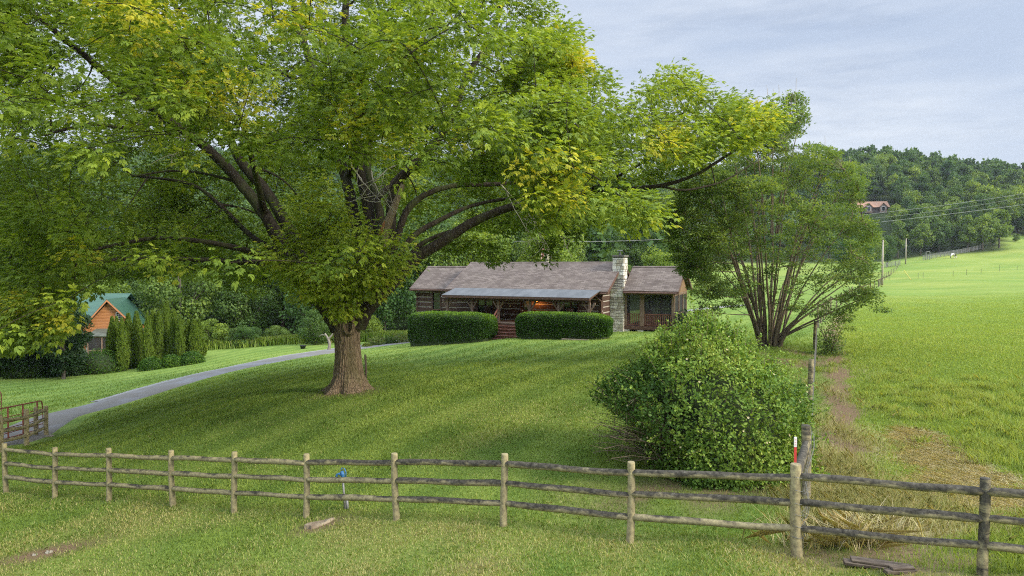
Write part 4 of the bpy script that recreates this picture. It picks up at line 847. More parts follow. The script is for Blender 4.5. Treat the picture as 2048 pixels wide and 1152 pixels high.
# pen of grey panels with the horse
def pen(A, B, n, lab, h=1.9, gate=False):
    e = tag(empty('pen_fence', (A[0], A[1], gz(A[0], A[1]))), lab, 'fence'); io_ = -np.array([A[0], A[1], gz(A[0], A[1])])
    for k in range(n + 1):
        s = k / n; x, y = A[0] * (1 - s) + B[0] * s, A[1] * (1 - s) + B[1] * s; z = gz(x, y); MB().tube([(x + io_[0], y + io_[1], z + io_[2] - .2), (x + io_[0], y + io_[1], z + io_[2] + h + .1)], .10, 6).build('post', M['galv'], e)
    T = Tubes()
    for zz in np.linspace(.35, h, 5):
        s = np.linspace(0, 1, n * 2)[:, None]; p = np.array(A)[None, :2] * (1 - s) + np.array(B)[None, :2] * s; c = np.concatenate([p, gz(p[:, 0], p[:, 1])[:, None] + zz], 1); T.add(c + io_, .045, 4)
    for s in np.linspace(0, 1, n * 9): x, y = A[0] * (1 - s) + B[0] * s, A[1] * (1 - s) + B[1] * s; z = gz(x, y); T.add([np.array([x, y, z + .35]) + io_, np.array([x, y, z + h]) + io_], .022, 3)
    T.build('panel', M['galv'], e)
    if gate:
        b = MB()
        for x in (1.0, 2.4): b.box(x - .1, x + .1, -.1, .1, 0, 3.2)
        b.box(.9, 2.5, -.1, .1, 3.05, 3.25); b.build('gate_frame', M['galv'], e)
    return e
A = P(1846, 519, 246); B = P(1962, 510, 262); pen((A[0], A[1]), (B[0], B[1]), 14, 'grey metal panel fence behind the horse at the top of the pasture', 1.7, True)
A = P(1764, 523, 232); B = P(1800, 521, 238); pen((A[0], A[1]), (B[0], B[1]), 4, 'short stretch of grey panel fence between the two utility poles', 1.7)
# metal T-posts across the pasture
M['tpost'] = mat_plain('dark steel', (.06, .06, .055), .6)
for i, (px, py, h_) in enumerate(((1778, 560, 1.3), (1836, 557, 1.3), (1846, 556, 1.3), (1906, 553, 1.4), (1933, 550, 1.5), (1962, 547, 1.3), (1999, 543, 1.9), (2034, 540, 1.3))):
    p = gp(px, py); b = MB(); b.box(-.03, .03, -.02, .02, -.1, h_); b.box(-.02, .02, .02, .05, -.1, h_)
    o = b.build('metal_stake', M['tpost']); o.location = tuple(p); tag(o, 'thin dark metal stake, %s from the left in the row across the upper pasture' % ORD[i], 'fence stake', 'metal stakes across the upper pasture')
# flag pole behind the roof
fp = P(1095, 522, 66); zg_ = gz(fp[0], fp[1]); top = P(1094, 489, 66)[2] - zg_
flg = tag(empty('flag_pole', (fp[0], fp[1], zg_)), 'pale pole with a limp faded red and white flag rising behind the roof ridge', 'flag pole')
b = MB(); b.tube([(0, 0, -.2), (0, 0, top - .25)], [.2, .16], 8); b.tube([(.12, 0, top - 2.5), (.12, 0, top - .3)], .05, 6); b.build('pole', mat_plain('weathered pale pole', (.5, .46, .33)), flg); b = MB(); b.lathe([(.0, 0), (.06, .04), (.0, .1)], (-.3, 0, top), 8); b.tube([(0, 0, top - .5), (-.32, 0, top + .05)], .025, 5); b.build('staff', M['cable'], flg)
def flag_mat():
    m, t, L = nm('faded striped flag'); tcn = t.nodes.new('ShaderNodeTexCoord').outputs['Object']; w = t.nodes.new('ShaderNodeTexWave'); w.inputs['Scale'].default_value = 2.4; w.inputs['Distortion'].default_value = .3; L(tcn, w.inputs['Vector'])
    r = ramp(t, [(.45, (.45, .14, .11)), (.55, (.5, .42, .39))]); L(w.outputs['Fac'], r.inputs['Fac']); finish(t, L, r.outputs['Color'], .8, .1); return m
s_, t_ = np.meshgrid(np.linspace(0, 1, 12), np.linspace(0, 1, 14)); X = -.32 - .42 * s_ * (.35 + .65 * t_) + .04 * np.sin(s_ * 14); Yv = .09 * np.sin(s_ * 12 + t_ * 3); Z = top - t_ * 1.15 - .35 * s_
i = (np.arange(13)[:, None] * 12 + np.arange(11)[None]).ravel(); fo_ = mesh_np('flag', np.stack([X, Yv, Z], -1).reshape(-1, 3), np.stack([i, i + 1, i + 13, i + 12], -1), flag_mat(), flg, smooth=True)
# piebald horse, grazing
def horse():
    hp = gp(1905, 517); e_loc = (hp[0], hp[1], hp[2])
    J = {'p': (-.55, 0, 1.25), 'b1': (-.15, 0, 1.2), 'b2': (.25, 0, 1.2), 'w': (.6, 0, 1.28), 'n1': (.95, 0, 1.05), 'n2': (1.2, 0, .62), 'h1': (1.28, 0, .42), 'h2': (1.22, 0, .14), 'h3': (1.2, 0, .04),
         't1': (-.78, 0, 1.2), 't2': (-.86, 0, .8), 't3': (-.84, 0, .45)}
    E = [('p', 'b1'), ('b1', 'b2'), ('b2', 'w'), ('w', 'n1'), ('n1', 'n2'), ('n2', 'h1'), ('h1', 'h2'), ('h2', 'h3'), ('p', 't1'), ('t1', 't2'), ('t2', 't3')]
    rad = {'p': .30, 'b1': .31, 'b2': .30, 'w': .27, 'n1': .18, 'n2': .12, 'h1': .115, 'h2': .075, 'h3': .06, 't1': .06, 't2': .06, 't3': .03}
    for s, d in ((1, .1), (-1, -.08)):
        for nme, base, xs in (('f', 'w', [(.58, .85, .10), (.60 + d, .5, .062), (.60 + d, .12, .04), (.64 + d, .03, .06)]), ('r', 'p', [(-.6, .9, .14), (-.72 + d, .55, .065), (-.68 + d, .12, .042), (-.63 + d, .03, .06)])):
            prev = base
            for k, (x, z, r_) in enumerate(xs): key = nme + str(s) + str(k); J[key] = (x, s * .17, z); rad[key] = r_; E.append((prev, key)); prev = key
    for s in (-1, 1): J['e%d' % s] = (1.22, s * .07, .58); rad['e%d' % s] = .03; J['E%d' % s] = (1.20, s * .1, .68); rad['E%d' % s] = .015; E += [('h1', 'e%d' % s), ('e%d' % s, 'E%d' % s)]
    ks = list(J); me = bpy.data.meshes.new('horse'); me.from_pydata([J[k] for k in ks], [(ks.index(a), ks.index(b)) for a, b in E], [])
    o = bpy.data.objects.new('horse', me); COL.objects.link(o); sk = o.modifiers.new('skin', 'SKIN'); 
    for i, k in enumerate(ks):
        me.skin_vertices[0].data[i].radius = (rad[k], rad[k]) if me.skin_vertices else (.1, .1)
    me.skin_vertices[0].data[0].use_root = True; su = o.modifiers.new('sub', 'SUBSURF'); su.levels = 2; su.render_levels = 2
    m, t, L = nm('piebald coat'); n = noise(t, L, 1.5, 2); r = ramp(t, [(.47, (.03, .022, .02)), (.50, (.72, .70, .68))]); L(n.outputs['Fac'], r.inputs['Fac']); finish(t, L, r.outputs['Color'], .6, .3)
    me.materials.append(m); o.location = e_loc; o.rotation_euler = (0, 0, R(12)); o.scale = (1.25, 1.25, 1.25)
    tag(o, 'black and white horse grazing by the pen fence at the top of the pasture', 'horse')
    return o
horse()
# distant wooden pedestal seen in the garden at far left
gpd = P(57, 733, 62); zz = gz(gpd[0], gpd[1]); bt = tag(empty('bird_table', (gpd[0], gpd[1], zz)), 'small brown wooden bird table in the dark garden at far left', 'bird table')
hb = P(57, 716, 62)[2] - zz; MB().box(-.1, .1, -.1, .1, -.2, hb).build('post', M['postw'], bt); MB().box(-.9, 1.0, -.25, .25, hb - .55, hb - .45).build('table_top', M['postw'], bt); MB().box(-.2, .2, -.2, .2, hb, hb + .5).build('roof', M['postw'], bt)
# ------------------------------------------------------------------ vegetation helpers
def compound(C, D, size, rg, five=True):
    """hanging fans of leaflets: C leaf bases, D rachis directions -> (bases, directions, normals)"""
    n = len(C); side = unit(np.cross(D, rdir(n) * .35 + [0, 0, 1])); up = np.cross(side, D)
    out = []
    for s, along, spread in ((0, 1.0, 0), (1, .62, .8), (-1, .62, .8), (1, .25, 1.05), (-1, .25, 1.05)):
        T = unit(D + side * s * spread - [0, 0, .25] + rg.normal(0, .12, (n, 3))); B = C + D * (size * along)[:, None]; Nn = unit(up + side * s * .25 + rg.normal(0, .22, (n, 3))); out.append((B, T, Nn))
    return [np.concatenate([o[i] for o in out]) for i in range(3)]
# ------------------------------------------------------------------ the big tree
TB = np.array([*P(697, 785, 26.6)]); TB[2] = gz(TB[0], TB[1])
bigtree = tag(empty('old_maple', tuple(TB)), 'huge spreading tree with thick ridged trunk and yellow tipped leaves on the lawn', 'tree')
Yt = TB[1]
def tp(px, py, dy=0.0): return P(px, py, Yt + dy) - TB
nr, nsd = 130, 120; prof = [(-.3, 1.3), (0, .90), (.25, .71), (.6, .57), (1.2, .49), (2.0, .47), (2.6, .52), (3.0, .62), (3.4, .66), (3.9, .50), (4.6, .34)]
zz = np.linspace(-.3, 4.2, nr); rr_ = np.interp(zz, [p[0] for p in prof], [p[1] for p in prof]); an = np.linspace(0, 2 * np.pi, nsd, endpoint=False)
ZZ, AA = np.meshgrid(zz, an, indexing='ij'); fl_ = np.exp(-np.maximum(ZZ, 0) / .45)
rad = rr_[:, None] * (1 + .17 * fl_ * np.sin(AA * 5 + .6) + .10 * fl_ * np.sin(AA * 9 + 2) + .035 * np.sin(AA * 3 + ZZ * .6) + .02 * np.sin(AA * 6 - ZZ * .3))
ridge = np.abs(np.sin(AA * 17 + 1.3 * np.sin(ZZ * 1.7 + AA * 2) + .6 * np.sin(ZZ * 5 + AA * 5))); rad = rad + .035 * (ridge - .5) + .012 * wob(np.stack([np.cos(AA) * 3, np.sin(AA) * 3, ZZ * 1.5], -1), 2.2, 5)
cx = np.interp(zz, [0, 2, 3.2, 4.2], [0, -.04, -.1, -.12])[:, None]
V = np.stack([cx + rad * np.cos(AA), rad * np.sin(AA), ZZ], -1).reshape(-1, 3); i = np.arange(nr - 1)[:, None] * nsd; j = np.arange(nsd)[None]; jn = (j + 1) % nsd
mesh_np('trunk', V, np.stack([i + j, i + jn, i + nsd + jn, i + nsd + j], -1).reshape(-1, 4), M['bark'], bigtree, smooth=True)
LIMB = [  # (list of (px, py, depth offset)), start radius, end radius
 ([(682, 655, 0), (655, 615, -.1), (615, 575, 0), (575, 510, .3), (530, 430, .6), (478, 365, .8), (430, 310, .6), (345, 245, .2), (240, 170, -.5), (150, 95, -1.2), (60, 20, -2)], .44, .09),
 ([(690, 640, .2), (640, 560, .7), (585, 470, 1.4), (530, 380, 2.0), (480, 320, 2.2), (445, 230, 2.6), (425, 140, 3), (385, 70, 3), (330, -20, 3)], .36, .10),
 ([(560, 505, .4), (500, 470, 1.2), (430, 400, 2.2), (370, 365, 3), (265, 352, 4)], .14, .05),
 ([(600, 560, .2), (545, 520, -.5), (470, 495, -1.6), (380, 480, -2.6), (300, 478, -3.6), (190, 500, -4.5)], .17, .05),
 ([(640, 595, .0), (560, 535, -.4), (450, 522, -.8), (330, 518, -1.2), (220, 520, -1.8), (110, 545, -2.5)], .17, .05),
 ([(478, 365, .8), (400, 345, 1.0), (340, 342, 1.0), (270, 352, .6)], .07, .03),
 ([(330, 240, .2), (260, 255, -1), (180, 250, -2.5), (90, 270, -4)], .10, .04),
 ([(700, 640, .3), (722, 540, .8), (712, 450, 1.2), (690, 350, 1.5), (668, 290, 1.6), (640, 180, 2.2), (600, 60, 3), (570, -60, 3.5)], .34, .12),
 ([(712, 630, 0), (740, 520, .5), (738, 420, .8), (722, 350, 1), (716, 290, 1), (705, 180, .6), (690, 60, 0), (700, -80, 0)], .32, .12),
 ([(720, 640, .4), (752, 540, 1.4), (762, 450, 2.4), (748, 380, 3), (735, 320, 3.4), (760, 200, 4), (800, 60, 5)], .28, .10),
 ([(712, 625, -.1), (760, 540, .0), (780, 470, .2), (785, 390, .4), (812, 345, .3), (852, 316, .2), (905, 230, .2), (935, 150, .5), (985, 70, .8), (1010, -20, 1)], .30, .08),
 ([(715, 650, 0), (740, 610, -.2), (785, 565, -.3), (835, 515, -.2), (890, 480, 0), (940, 447, .3), (1010, 418, .6), (1085, 402, .8), (1170, 385, 1.0), (1240, 378, 1.0), (1320, 372, 1.0), (1390, 350, .8), (1470, 300, .5)], .36, .05),
 ([(760, 560, .6), (790, 490, 1.2), (815, 420, 1.6), (860, 385, 1.8), (920, 370, 2.0), (995, 368, 2.4), (1060, 360, 3.0), (1130, 330, 3.6)], .20, .06),
 ([(775, 560, .5), (820, 480, 1.4), (880, 440, 2.2), (950, 410, 3), (1040, 395, 4), (1140, 400, 5)], .17, .05),
 ([(800, 540, .2), (835, 495, .5), (880, 470, 1.0), (930, 455, 1.4)], .13, .06),
 ([(1170, 385, 1.0), (1240, 350, .2), (1290, 320, -.6), (1340, 270, -1), (1370, 220, -1.4)], .08, .03),
 ([(1320, 372, 1), (1370, 380, 2), (1440, 365, 3), (1500, 330, 3.5)], .06, .03),
 ([(1085, 402, .8), (1100, 340, -2), (1120, 270, -5), (1130, 200, -7.5)], .10, .04),
 ([(700, 350, 1.2), (715, 240, -2), (725, 160, -5.5), (720, 80, -8.5)], .15, .05),
 ([(530, 430, .6), (500, 300, -2.5), (470, 200, -6), (430, 120, -9)], .15, .05),
 ([(740, 410, 1.0), (850, 300, 5), (930, 220, 8), (1000, 200, 10)], .14, .05),
 ([(640, 180, 2.2), (520, 130, 6), (400, 110, 9)], .12, .05),
]
wood = Tubes(); LP = []; LR = []
for pts_, r0, r1 in LIMB:
    q_ = smooth_path([tp(*a) for a in pts_], 7); n = len(q_); q_ += np.stack([wob(q_, 1.1, s + 20) * .05 for s in range(3)], -1) * np.linspace(0, 1, n)[:, None]
    rr_ = r0 + (r1 - r0) * np.linspace(0, 1, n) ** .62; wood.add(q_, rr_, 12, .05); LP.append(q_); LR.append(rr_)
for s, pxx in ((0, (640, 640)), (1, (765, 620))): pass
LPa = np.vstack(LP); LRa = np.concatenate(LR)
# crown envelope (metres from the trunk foot): height against distance from the stem
def env(X, Yd):
    az = np.arctan2(Yd, X); r = np.hypot(X, Yd); k = 1 + .10 * np.sin(az * 3 + 1) + .07 * np.sin(az * 5 + 2.2)
    left = (X < 0)
    rs = r / k; return np.interp(rs, [0, 3.5, 6.5, 8.0, 9.0, 11.0, 13.5, 15.5, 16.8], [21, 20, 16.5, 13.6, 12.6, 11.7, 11.4, 9.5, 6.5]) + np.where(left, np.interp(r, [0, 6, 12, 16], [0, 1.5, 2.5, 0]), 0)
SIL = np.array([(-400, -900), (1070, -900), (1085, 0), (1098, 40), (1095, 90), (1112, 95), (1120, 40), (1130, 25), (1150, 60), (1160, 110), (1158, 150), (1178, 125), (1192, 130), (1215, 150), (1222, 185), (1240, 168), (1270, 190), (1285, 210), (1290, 165), (1320, 170),
                (1335, 140), (1395, 155), (1405, 205), (1415, 175), (1445, 200), (1470, 190), (1500, 225), (1545, 215), (1552, 250), (1530, 285), (1480, 300), (1420, 318), (1400, 345), (1340, 350), (1300, 400), (1335, 430), (1345, 465), (1290, 490), (1195, 505), (1175, 528), (1150, 545), (1100, 540),
                (1085, 528), (1055, 545), (985, 550), (975, 505), (930, 520), (900, 545), (860, 528), (830, 500), (815, 560), (770, 600), (740, 615), (720, 640), (690, 665), (655, 640), (610, 600), (560, 575), (500, 590), (430, 560), (330, 545), (250, 548), (165, 560), (140, 600), (125, 680), (60, 700), (-400, 720)], float)
def inside(px, py, poly):
    c = np.zeros(px.shape, bool); j = len(poly) - 1
    for i in range(len(poly)):
        xi, yi = poly[i]; xj, yj = poly[j]; m = ((yi > py) != (yj > py)) & (px < (xj - xi) * (py - yi) / (yj - yi + 1e-9) + xi); c ^= m; j = i
    return c
rg = np.random.default_rng(11)
N = 76000; X = rg.uniform(-17.5, 17, N); Yd = rg.uniform(-14.5, 14, N); r = np.hypot(X, Yd); top = env(X, Yd)
bot = np.where(X < -3, np.interp(r, [0, 4, 9, 13, 17], [7.5, 6.5, 4.2, 2.6, 2.2]), np.interp(r, [0, 4, 8, 12, 17], [8.0, 7.0, 5.4, 4.3, 5.2])); bot = bot + .6 * np.sin(X * 1.1 + Yd * .7) + .5 * np.sin(Yd * 1.7)
u = rg.uniform(0, 1, N); Zc = bot + (top - bot) * u; Cc = np.stack([X, Yd, Zc], -1)
shell = np.minimum(top - Zc, 17 * (1 + .10 * np.sin(np.arctan2(Yd, X) * 3 + 1)) - r)
lump = .75 * wob(Cc * [1, 1, .8], .52, 31) + .45 * wob(Cc * [1, 1, .7], 1.35, 32); s_d = np.array(SUN_DIR); rel = Cc - np.array([-.3, -2.2, 3.0]); tt_ = np.clip(rel @ s_d, 1.5, 9); corr = np.linalg.norm(rel - tt_[:, None] * s_d, axis=1)
prob = np.where(shell < 0, 0, np.clip(1.25 - shell / 4.2, .16, 1)) * np.clip(.36 + 2.3 * lump, 0.03, 1); prob *= np.interp(r, [0, 2.5, 5], [.2, .5, 1])
px, py = proj(Cc + TB); front = Yd < -2.5
ok = inside(px, py, SIL)
prob = np.where(corr < 2.3, prob * .35, prob)
WIN = [np.array([(545, 285), (1015, 300), (1000, 360), (1020, 480), (960, 520), (820, 520), (560, 420)], float), np.array([(270, 290), (545, 285), (600, 470), (520, 520), (250, 505), (230, 350)], float), np.array([(1180, 330), (1440, 320), (1420, 395), (1180, 400)], float), np.array([(820, 330), (1045, 330), (1060, 560), (820, 560)], float)]
inwin = np.zeros(N, bool)
for w_p in WIN: inwin |= inside(px, py, w_p)
prob = np.where(inwin & (Yd < 3), prob * .07, prob); prob = np.where(inwin & (Yd >= 3), prob * .8, prob); prob = np.where(inside(px, py, np.array([(820, 455), (1000, 458), (1100, 445), (1360, 440), (1360, 640), (800, 620)], float)), 0, prob)
sky1 = inside(px, py, np.array([(830, 0), (1060, 0), (1050, 170), (900, 230), (840, 120)], float)); prob = np.where(sky1, prob * .5, prob)
left = inside(px, py, np.array([(-10, 60), (90, 100), (130, 200), (60, 280), (-10, 300)], float)); prob = np.where(left, np.maximum(prob, .12), prob)
for li, wpx in ((0, 20), (1, 16), (11, 20), (12, 12)):
    lp_ = np.array([(a[0], a[1]) for a in LIMB[li][0]], float); dl, _ = seg_dist(px, py, lp_); dz = np.array([a[2] for a in LIMB[li][0]]).mean(); prob = np.where((dl < wpx) & (Yd < dz), prob * .12, prob)
seen = (px > -350) & (py > -260); keepo = np.where(seen, 1.0, .42)
sel = ok & (rg.uniform(size=N) < prob * keepo * .68)
C1 = Cc[sel]
# low shoots around the fork, hanging skirts that the photograph shows
def cl(poly, n, dy0, dy1, seed):
    g = np.random.default_rng(seed); poly = np.array(poly, float); out = []
    while len(out) < n:
        a = g.uniform(poly[:, 0].min(), poly[:, 0].max()); b = g.uniform(poly[:, 1].min(), poly[:, 1].max())
        if inside(np.array([a]), np.array([b]), poly)[0]: out.append(tp(a, b, g.uniform(dy0, dy1)))
    return np.array(out)
C2 = np.vstack([cl([(600, 365), (650, 350), (690, 410), (735, 455), (805, 470), (815, 530), (770, 570), (720, 590), (640, 590), (590, 580), (530, 545), (520, 520), (570, 470)], 120, -3.4, -1.2, 1),
                cl([(560, 545), (780, 545), (745, 600), (700, 640), (650, 630), (600, 590)], 40, -2.4, -1.0, 2),
                cl([(1030, 180), (1150, 170), (1170, 300), (1180, 420), (1140, 480), (1090, 470), (1060, 400), (1030, 330)], 95, -10.5, -7.5, 3),
                cl([(620, 60), (780, 60), (830, 180), (830, 290), (700, 330), (600, 280)], 80, -11.5, -8, 4),
                cl([(200, 20), (420, 60), (480, 170), (560, 230), (590, 300), (480, 320), (350, 200), (240, 150)], 90, -11.5, -8, 5),
                cl([(830, 260), (1010, 200), (1030, 320), (940, 350), (840, 330)], 35, -9, -6, 6),
                cl([(0, 590), (80, 585), (120, 630), (115, 665), (80, 685), (0, 690)], 40, -9.5, -7.5, 7),
                cl([(0, 380), (150, 400), (190, 520), (160, 600), (0, 600)], 110, -9, -3, 8),
                cl([(1000, 420), (1330, 400), (1330, 430), (1185, 440), (1150, 450), (985, 460)], 80, 1.0, 4.0, 9),
                cl([(975, 480), (1005, 480), (1005, 528), (985, 532)], 9, 1.0, 2.5, 16), cl([(1080, 480), (1110, 480), (1108, 522), (1088, 525)], 10, 1.0, 2.5, 17), cl([(1140, 450), (1165, 450), (1160, 480), (1145, 480)], 5, 1.0, 2.5, 18),
                cl([(150, 400), (500, 430), (530, 560), (330, 545), (180, 560)], 150, 0.5, 8, 19), cl([(560, 300), (820, 290), (850, 430), (600, 430)], 45, 4, 9, 20),
                cl([(840, 470), (985, 480), (965, 500), (940, 488), (905, 512), (860, 500)], 20, 1.0, 3.0, 10),
                cl([(1120, 330), (1300, 385), (1310, 415), (1170, 440)], 40, -1, 2, 12), cl([(1125, 30), (1150, 60), (1158, 150), (1120, 160), (1105, 95)], 16, -1, 1, 13), cl([(1290, 165), (1395, 155), (1430, 260), (1400, 330), (1280, 310)], 60, -1.5, 2.5, 14),
                cl([(1440, 190), (1545, 215), (1545, 260), (1480, 300), (1430, 330), (1420, 230)], 45, -1, 2.5, 15)])
CL = np.vstack([C1, C2]); nC = len(CL); print('crown clusters', nC)
pxc, pyc = proj(CL + TB)
outd = unit(CL - np.array([-.2, 0, 7.0])); outd[:, 2] *= .6; outd = unit(outd)
# wood: hubs on the limbs, twigs to every leaf cluster
hub = CL[rg.permutation(nC)[:360]]
hub = hub[np.argsort([((LPa - h) ** 2).sum(-1).min() for h in hub])]
NP, NR = LPa.copy(), LRa.copy()
for k, h in enumerate(hub):
    d = ((NP - h) ** 2).sum(-1); w_ = d + np.where(NP[:, 2] > h[2] + 1.5, 30, 0); s = int(np.argmin(w_)); a = NP[s]; ln_ = math.sqrt(d[s])
    if ln_ < .4: continue
    mid = (a + h) / 2 + np.array([0, 0, .16 * ln_]) + rg.normal(0, .08 * ln_, 3); hub_end = h - np.array([0, 0, .1]); r0 = min(max(NR[s] * .75, .014), .022 + .014 * ln_); bp_ = bez(a, mid, hub_end, 9); br_ = np.linspace(r0, .014, 9); wood.add(bp_, br_, 6); NP = np.vstack([NP, bp_[3:]]); NR = np.concatenate([NR, br_[3:]])
NP = NP[rg.permutation(len(NP))[:1800]] if len(NP) > 1800 else NP; buf = np.empty((len(NP) + nC, 3)); buf[:len(NP)] = NP; nb = len(NP)
for k in np.argsort([((NP - c) ** 2).sum(-1).min() for c in CL]):
    NP = buf[:nb]; b = CL[k]; dn_ = ((NP - b) ** 2).sum(-1) + np.where(NP[:, 2] > b[2] + .6, 4, 0); a = NP[int(np.argmin(dn_))]
    if np.linalg.norm(a - b) < .3: continue
    wood.add(bez(a, (a + b) / 2 + [0, 0, .15], b, 4), [.011, .009, .008, .006], 4); buf[nb] = b; nb += 1
wood.build('branches', M['limb'], bigtree)
# bare dead twigs and the snapped, bleached limb
def deadb(start, end, r, seed, n=5, dy=0):
    dd = Tubes(); g = np.random.default_rng(seed); a, b = tp(*start), tp(*end); q_ = bez(a, (a + b) / 2 + g.normal(0, .25, 3), b, 10) + g.normal(0, .03, (10, 3)); dd.add(q_, np.linspace(r, r * .25, 10), 6)
    for k in range(n):
        i = g.integers(2, 9); L_ = g.uniform(.4, 1.1); e = q_[i] + unit(rdir(1) + [0, 0, -.3])[0] * L_; f = bez(q_[i], (q_[i] + e) / 2 + g.normal(0, .1, 3), e, 6); dd.add(f, np.linspace(r * .45, .006, 6), 4)
        if k % 2: e2 = f[3] + unit(g.normal(size=3)) * .4; dd.add([f[3], e2], [.01, .005], 4)
    dd.build('dead_branch', M['dead'], bigtree)
for j, (a, b, r) in enumerate((((742, 340, -.6), (800, 430, -1.4), .03), ((700, 320, -.6), (760, 400, -1.4), .03), ((790, 330, -1), (720, 395, -1.4), .03), ((730, 400, -1), (790, 400, -1.2), .022), ((1000, 370, 0), (1100, 500, -.5), .03), ((1010, 380, 0), (1075, 490, -.6), .025), ((1060, 400, .3), (1092, 500, -.3), .022), ((1070, 410, 0), (1140, 480, -.4), .02), ((880, 120, 0), (1000, 60, -.5), .03), ((950, 100, 0), (1060, 140, -.5), .03), ((1480, 280, 0), (1500, 200, 0), .02), ((340, 330, -1.5), (390, 260, -2), .02))): deadb(a, b, r, 40 + j)
sn_ = Tubes(); q_ = smooth_path([tp(763, 490, -.5), tp(772, 455, -.75), tp(790, 410, -.85), tp(806, 368, -.9)], 6); sn_.add(q_, np.linspace(.22, .08, len(q_)), 14, .07); tag(sn_.build('snag', mat_noise('torn bleached wood', (.16, .11, .075), (.34, .26, .19), 5, .85, (6, 6, .8)), bigtree), 'snapped bleached limb')
wd = Tubes(); q2 = q_[2:9] + np.array([-.10, -.11, 0]); wd.add(q2, .085 * np.sin(np.linspace(.3, 2.9, len(q2))), 8, .1); tag(wd.build('wound', mat_noise('raw orange wood', (.26, .10, .045), (.42, .2, .1), 7, .8, (5, 5, 1)), bigtree), 'raw orange torn wood')
# knot and hollow on the trunk face
def knot(px, py, r, dep):
    c = tp(px, py, 0); a_ = math.atan2(-1, (c[0]) * .9); z_ = c[2]; rt = np.interp(z_, [p[0] for p in prof], [p[1] for p in prof]); cx_ = c[0] + .04; y_ = -math.sqrt(max(.02, rt ** 2 - cx_ ** 2)) - dep
    a = np.linspace(0, 6.283, 18, endpoint=False); V = []; Fc = []; prf = ((1.35, .12), (1.15, -.02), (.95, -.07), (.75, -.05), (.6, .06), (.5, .28))
    for s, dy in prf: V += [(c[0] + r * s * math.cos(t) * (.78 + .06 * math.sin(t * 3)), y_ + dy, z_ + r * s * 1.25 * math.sin(t)) for t in a]
    for l in range(5): Fc += [(l * 18 + k, (l + 1) * 18 + k, (l + 1) * 18 + (k + 1) % 18, l * 18 + (k + 1) % 18) for k in range(18)]
    b = MB(); b.add(V, Fc); o = b.build('knot', M['bark'], bigtree, smooth=True); h = MB(); h.add([(c[0] + r * .52 * math.cos(t), y_ + .26, z_ + r * .68 * math.sin(t)) for t in a], [tuple(range(18))[::-1]]); h.build('hollow', M['core'], o); return o
knot(703, 650, .25, .03); knot(711, 628, .12, .03)
# leaves
per = np.where(CL[:, 1] < -2, 44, 36); per = np.where((pxc < -60) | (pyc < -60), 14, per)
idx = np.repeat(np.arange(nC), per); n = len(idx)
rad_c = rg.uniform(.42, .75, nC)[idx]; off = rdir(n) * (rg.uniform(0, 1, (n, 1)) ** .45) * rad_c[:, None] * np.array([1.05, 1.05, .62]); base = CL[idx] + off
D = unit(outd[idx] * .8 + unit(off) * .9 + np.array([0, 0, -.35]) + rg.normal(0, .3, (n, 3)))
Bs, Tt, Nn = compound(base, D, np.full(n, .085) * rg.uniform(.6, 1.4, n), rg)
# hue of each spray: yellow tips on some sunward sprays, else greens
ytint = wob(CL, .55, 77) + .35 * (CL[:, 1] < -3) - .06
YP = [(430, 170, 55), (350, 60, 40), (500, 205, 45), (545, 215, 45), (700, 470, 18), (800, 270, 30), (805, 120, 25), (50, 625, 40), (100, 640, 25), (1080, 330, 35), (1165, 320, 40), (1110, 400, 30), (250, 30, 60), (1150, 120, 30), (1340, 290, 40), (1515, 225, 22), (640, 30, 40), (560, 30, 30), (700, 225, 40), (920, 290, 25), (320, 540, 20), (160, 510, 25)]
yel = np.zeros(nC)
for a, b, s in YP: yel = np.maximum(yel, np.exp(-((pxc - a) ** 2 + (pyc - b) ** 2) / (s * s)) * (CL[:, 1] < 3))
base_t = .36 + .18 * ytint + rg.normal(0, .11, nC); lowc = (np.arange(nC) >= len(C1)) & (np.arange(nC) < len(C1) + 160); base_t = base_t + .30 * lowc; base_t = np.where((yel > .35) & (rg.uniform(size=nC) < .55), .72 + .25 * yel, base_t)  # young low shoots are paler; tint raised further so they look lit
shd = (CL[:, 0] < -8) & (pyc > 280); base_t = np.where(shd & (yel < .35), base_t - .15, base_t)  # shade on the lower left sprays put into a darker leaf tint
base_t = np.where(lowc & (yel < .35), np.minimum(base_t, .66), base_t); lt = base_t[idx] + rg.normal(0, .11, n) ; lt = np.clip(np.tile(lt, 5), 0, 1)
m5 = len(Bs); ls = rg.uniform(.75, 1.25, m5); print('leaflets', m5)
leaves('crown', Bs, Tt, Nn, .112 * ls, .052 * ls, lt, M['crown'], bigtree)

# ------------------------------------------------------------------ multi-stemmed myrtle
MY = np.array([*P(1538, 690, 33.5)]); MY[2] = gz(MY[0], MY[1])
myr = tag(empty('crape_myrtle', tuple(MY)), 'tall vase shaped multi stemmed tree with small dark leaves by the wire fence', 'tree')
def mp_(px, py, dy=0.0): return P(px, py, MY[1] + dy) - MY
rg = np.random.default_rng(5)
MS = np.array([(1360, 360), (1375, 345), (1440, 330), (1470, 300), (1500, 230), (1520, 200), (1545, 185), (1590, 172), (1605, 200), (1618, 245), (1612, 285), (1655, 300), (1700, 325), (1725, 355), (1722, 395), (1722, 432), (1755, 450), (1750, 470), (1730, 520), (1760, 545), (1740, 575), (1770, 585), (1745, 620), (1680, 620), (1700, 650), (1640, 640), (1600, 625), (1560, 610), (1500, 625), (1440, 640), (1380, 640), (1375, 600), (1395, 560), (1345, 540), (1330, 470), (1345, 400)], float)
N = 60000; X = rg.uniform(-6, 6.5, N); Yd = rg.uniform(-4.6, 4.6, N); Z = rg.uniform(1.6, 13.6, N); Cc = np.stack([X, Yd, Z], -1); px, py = proj(Cc + MY)
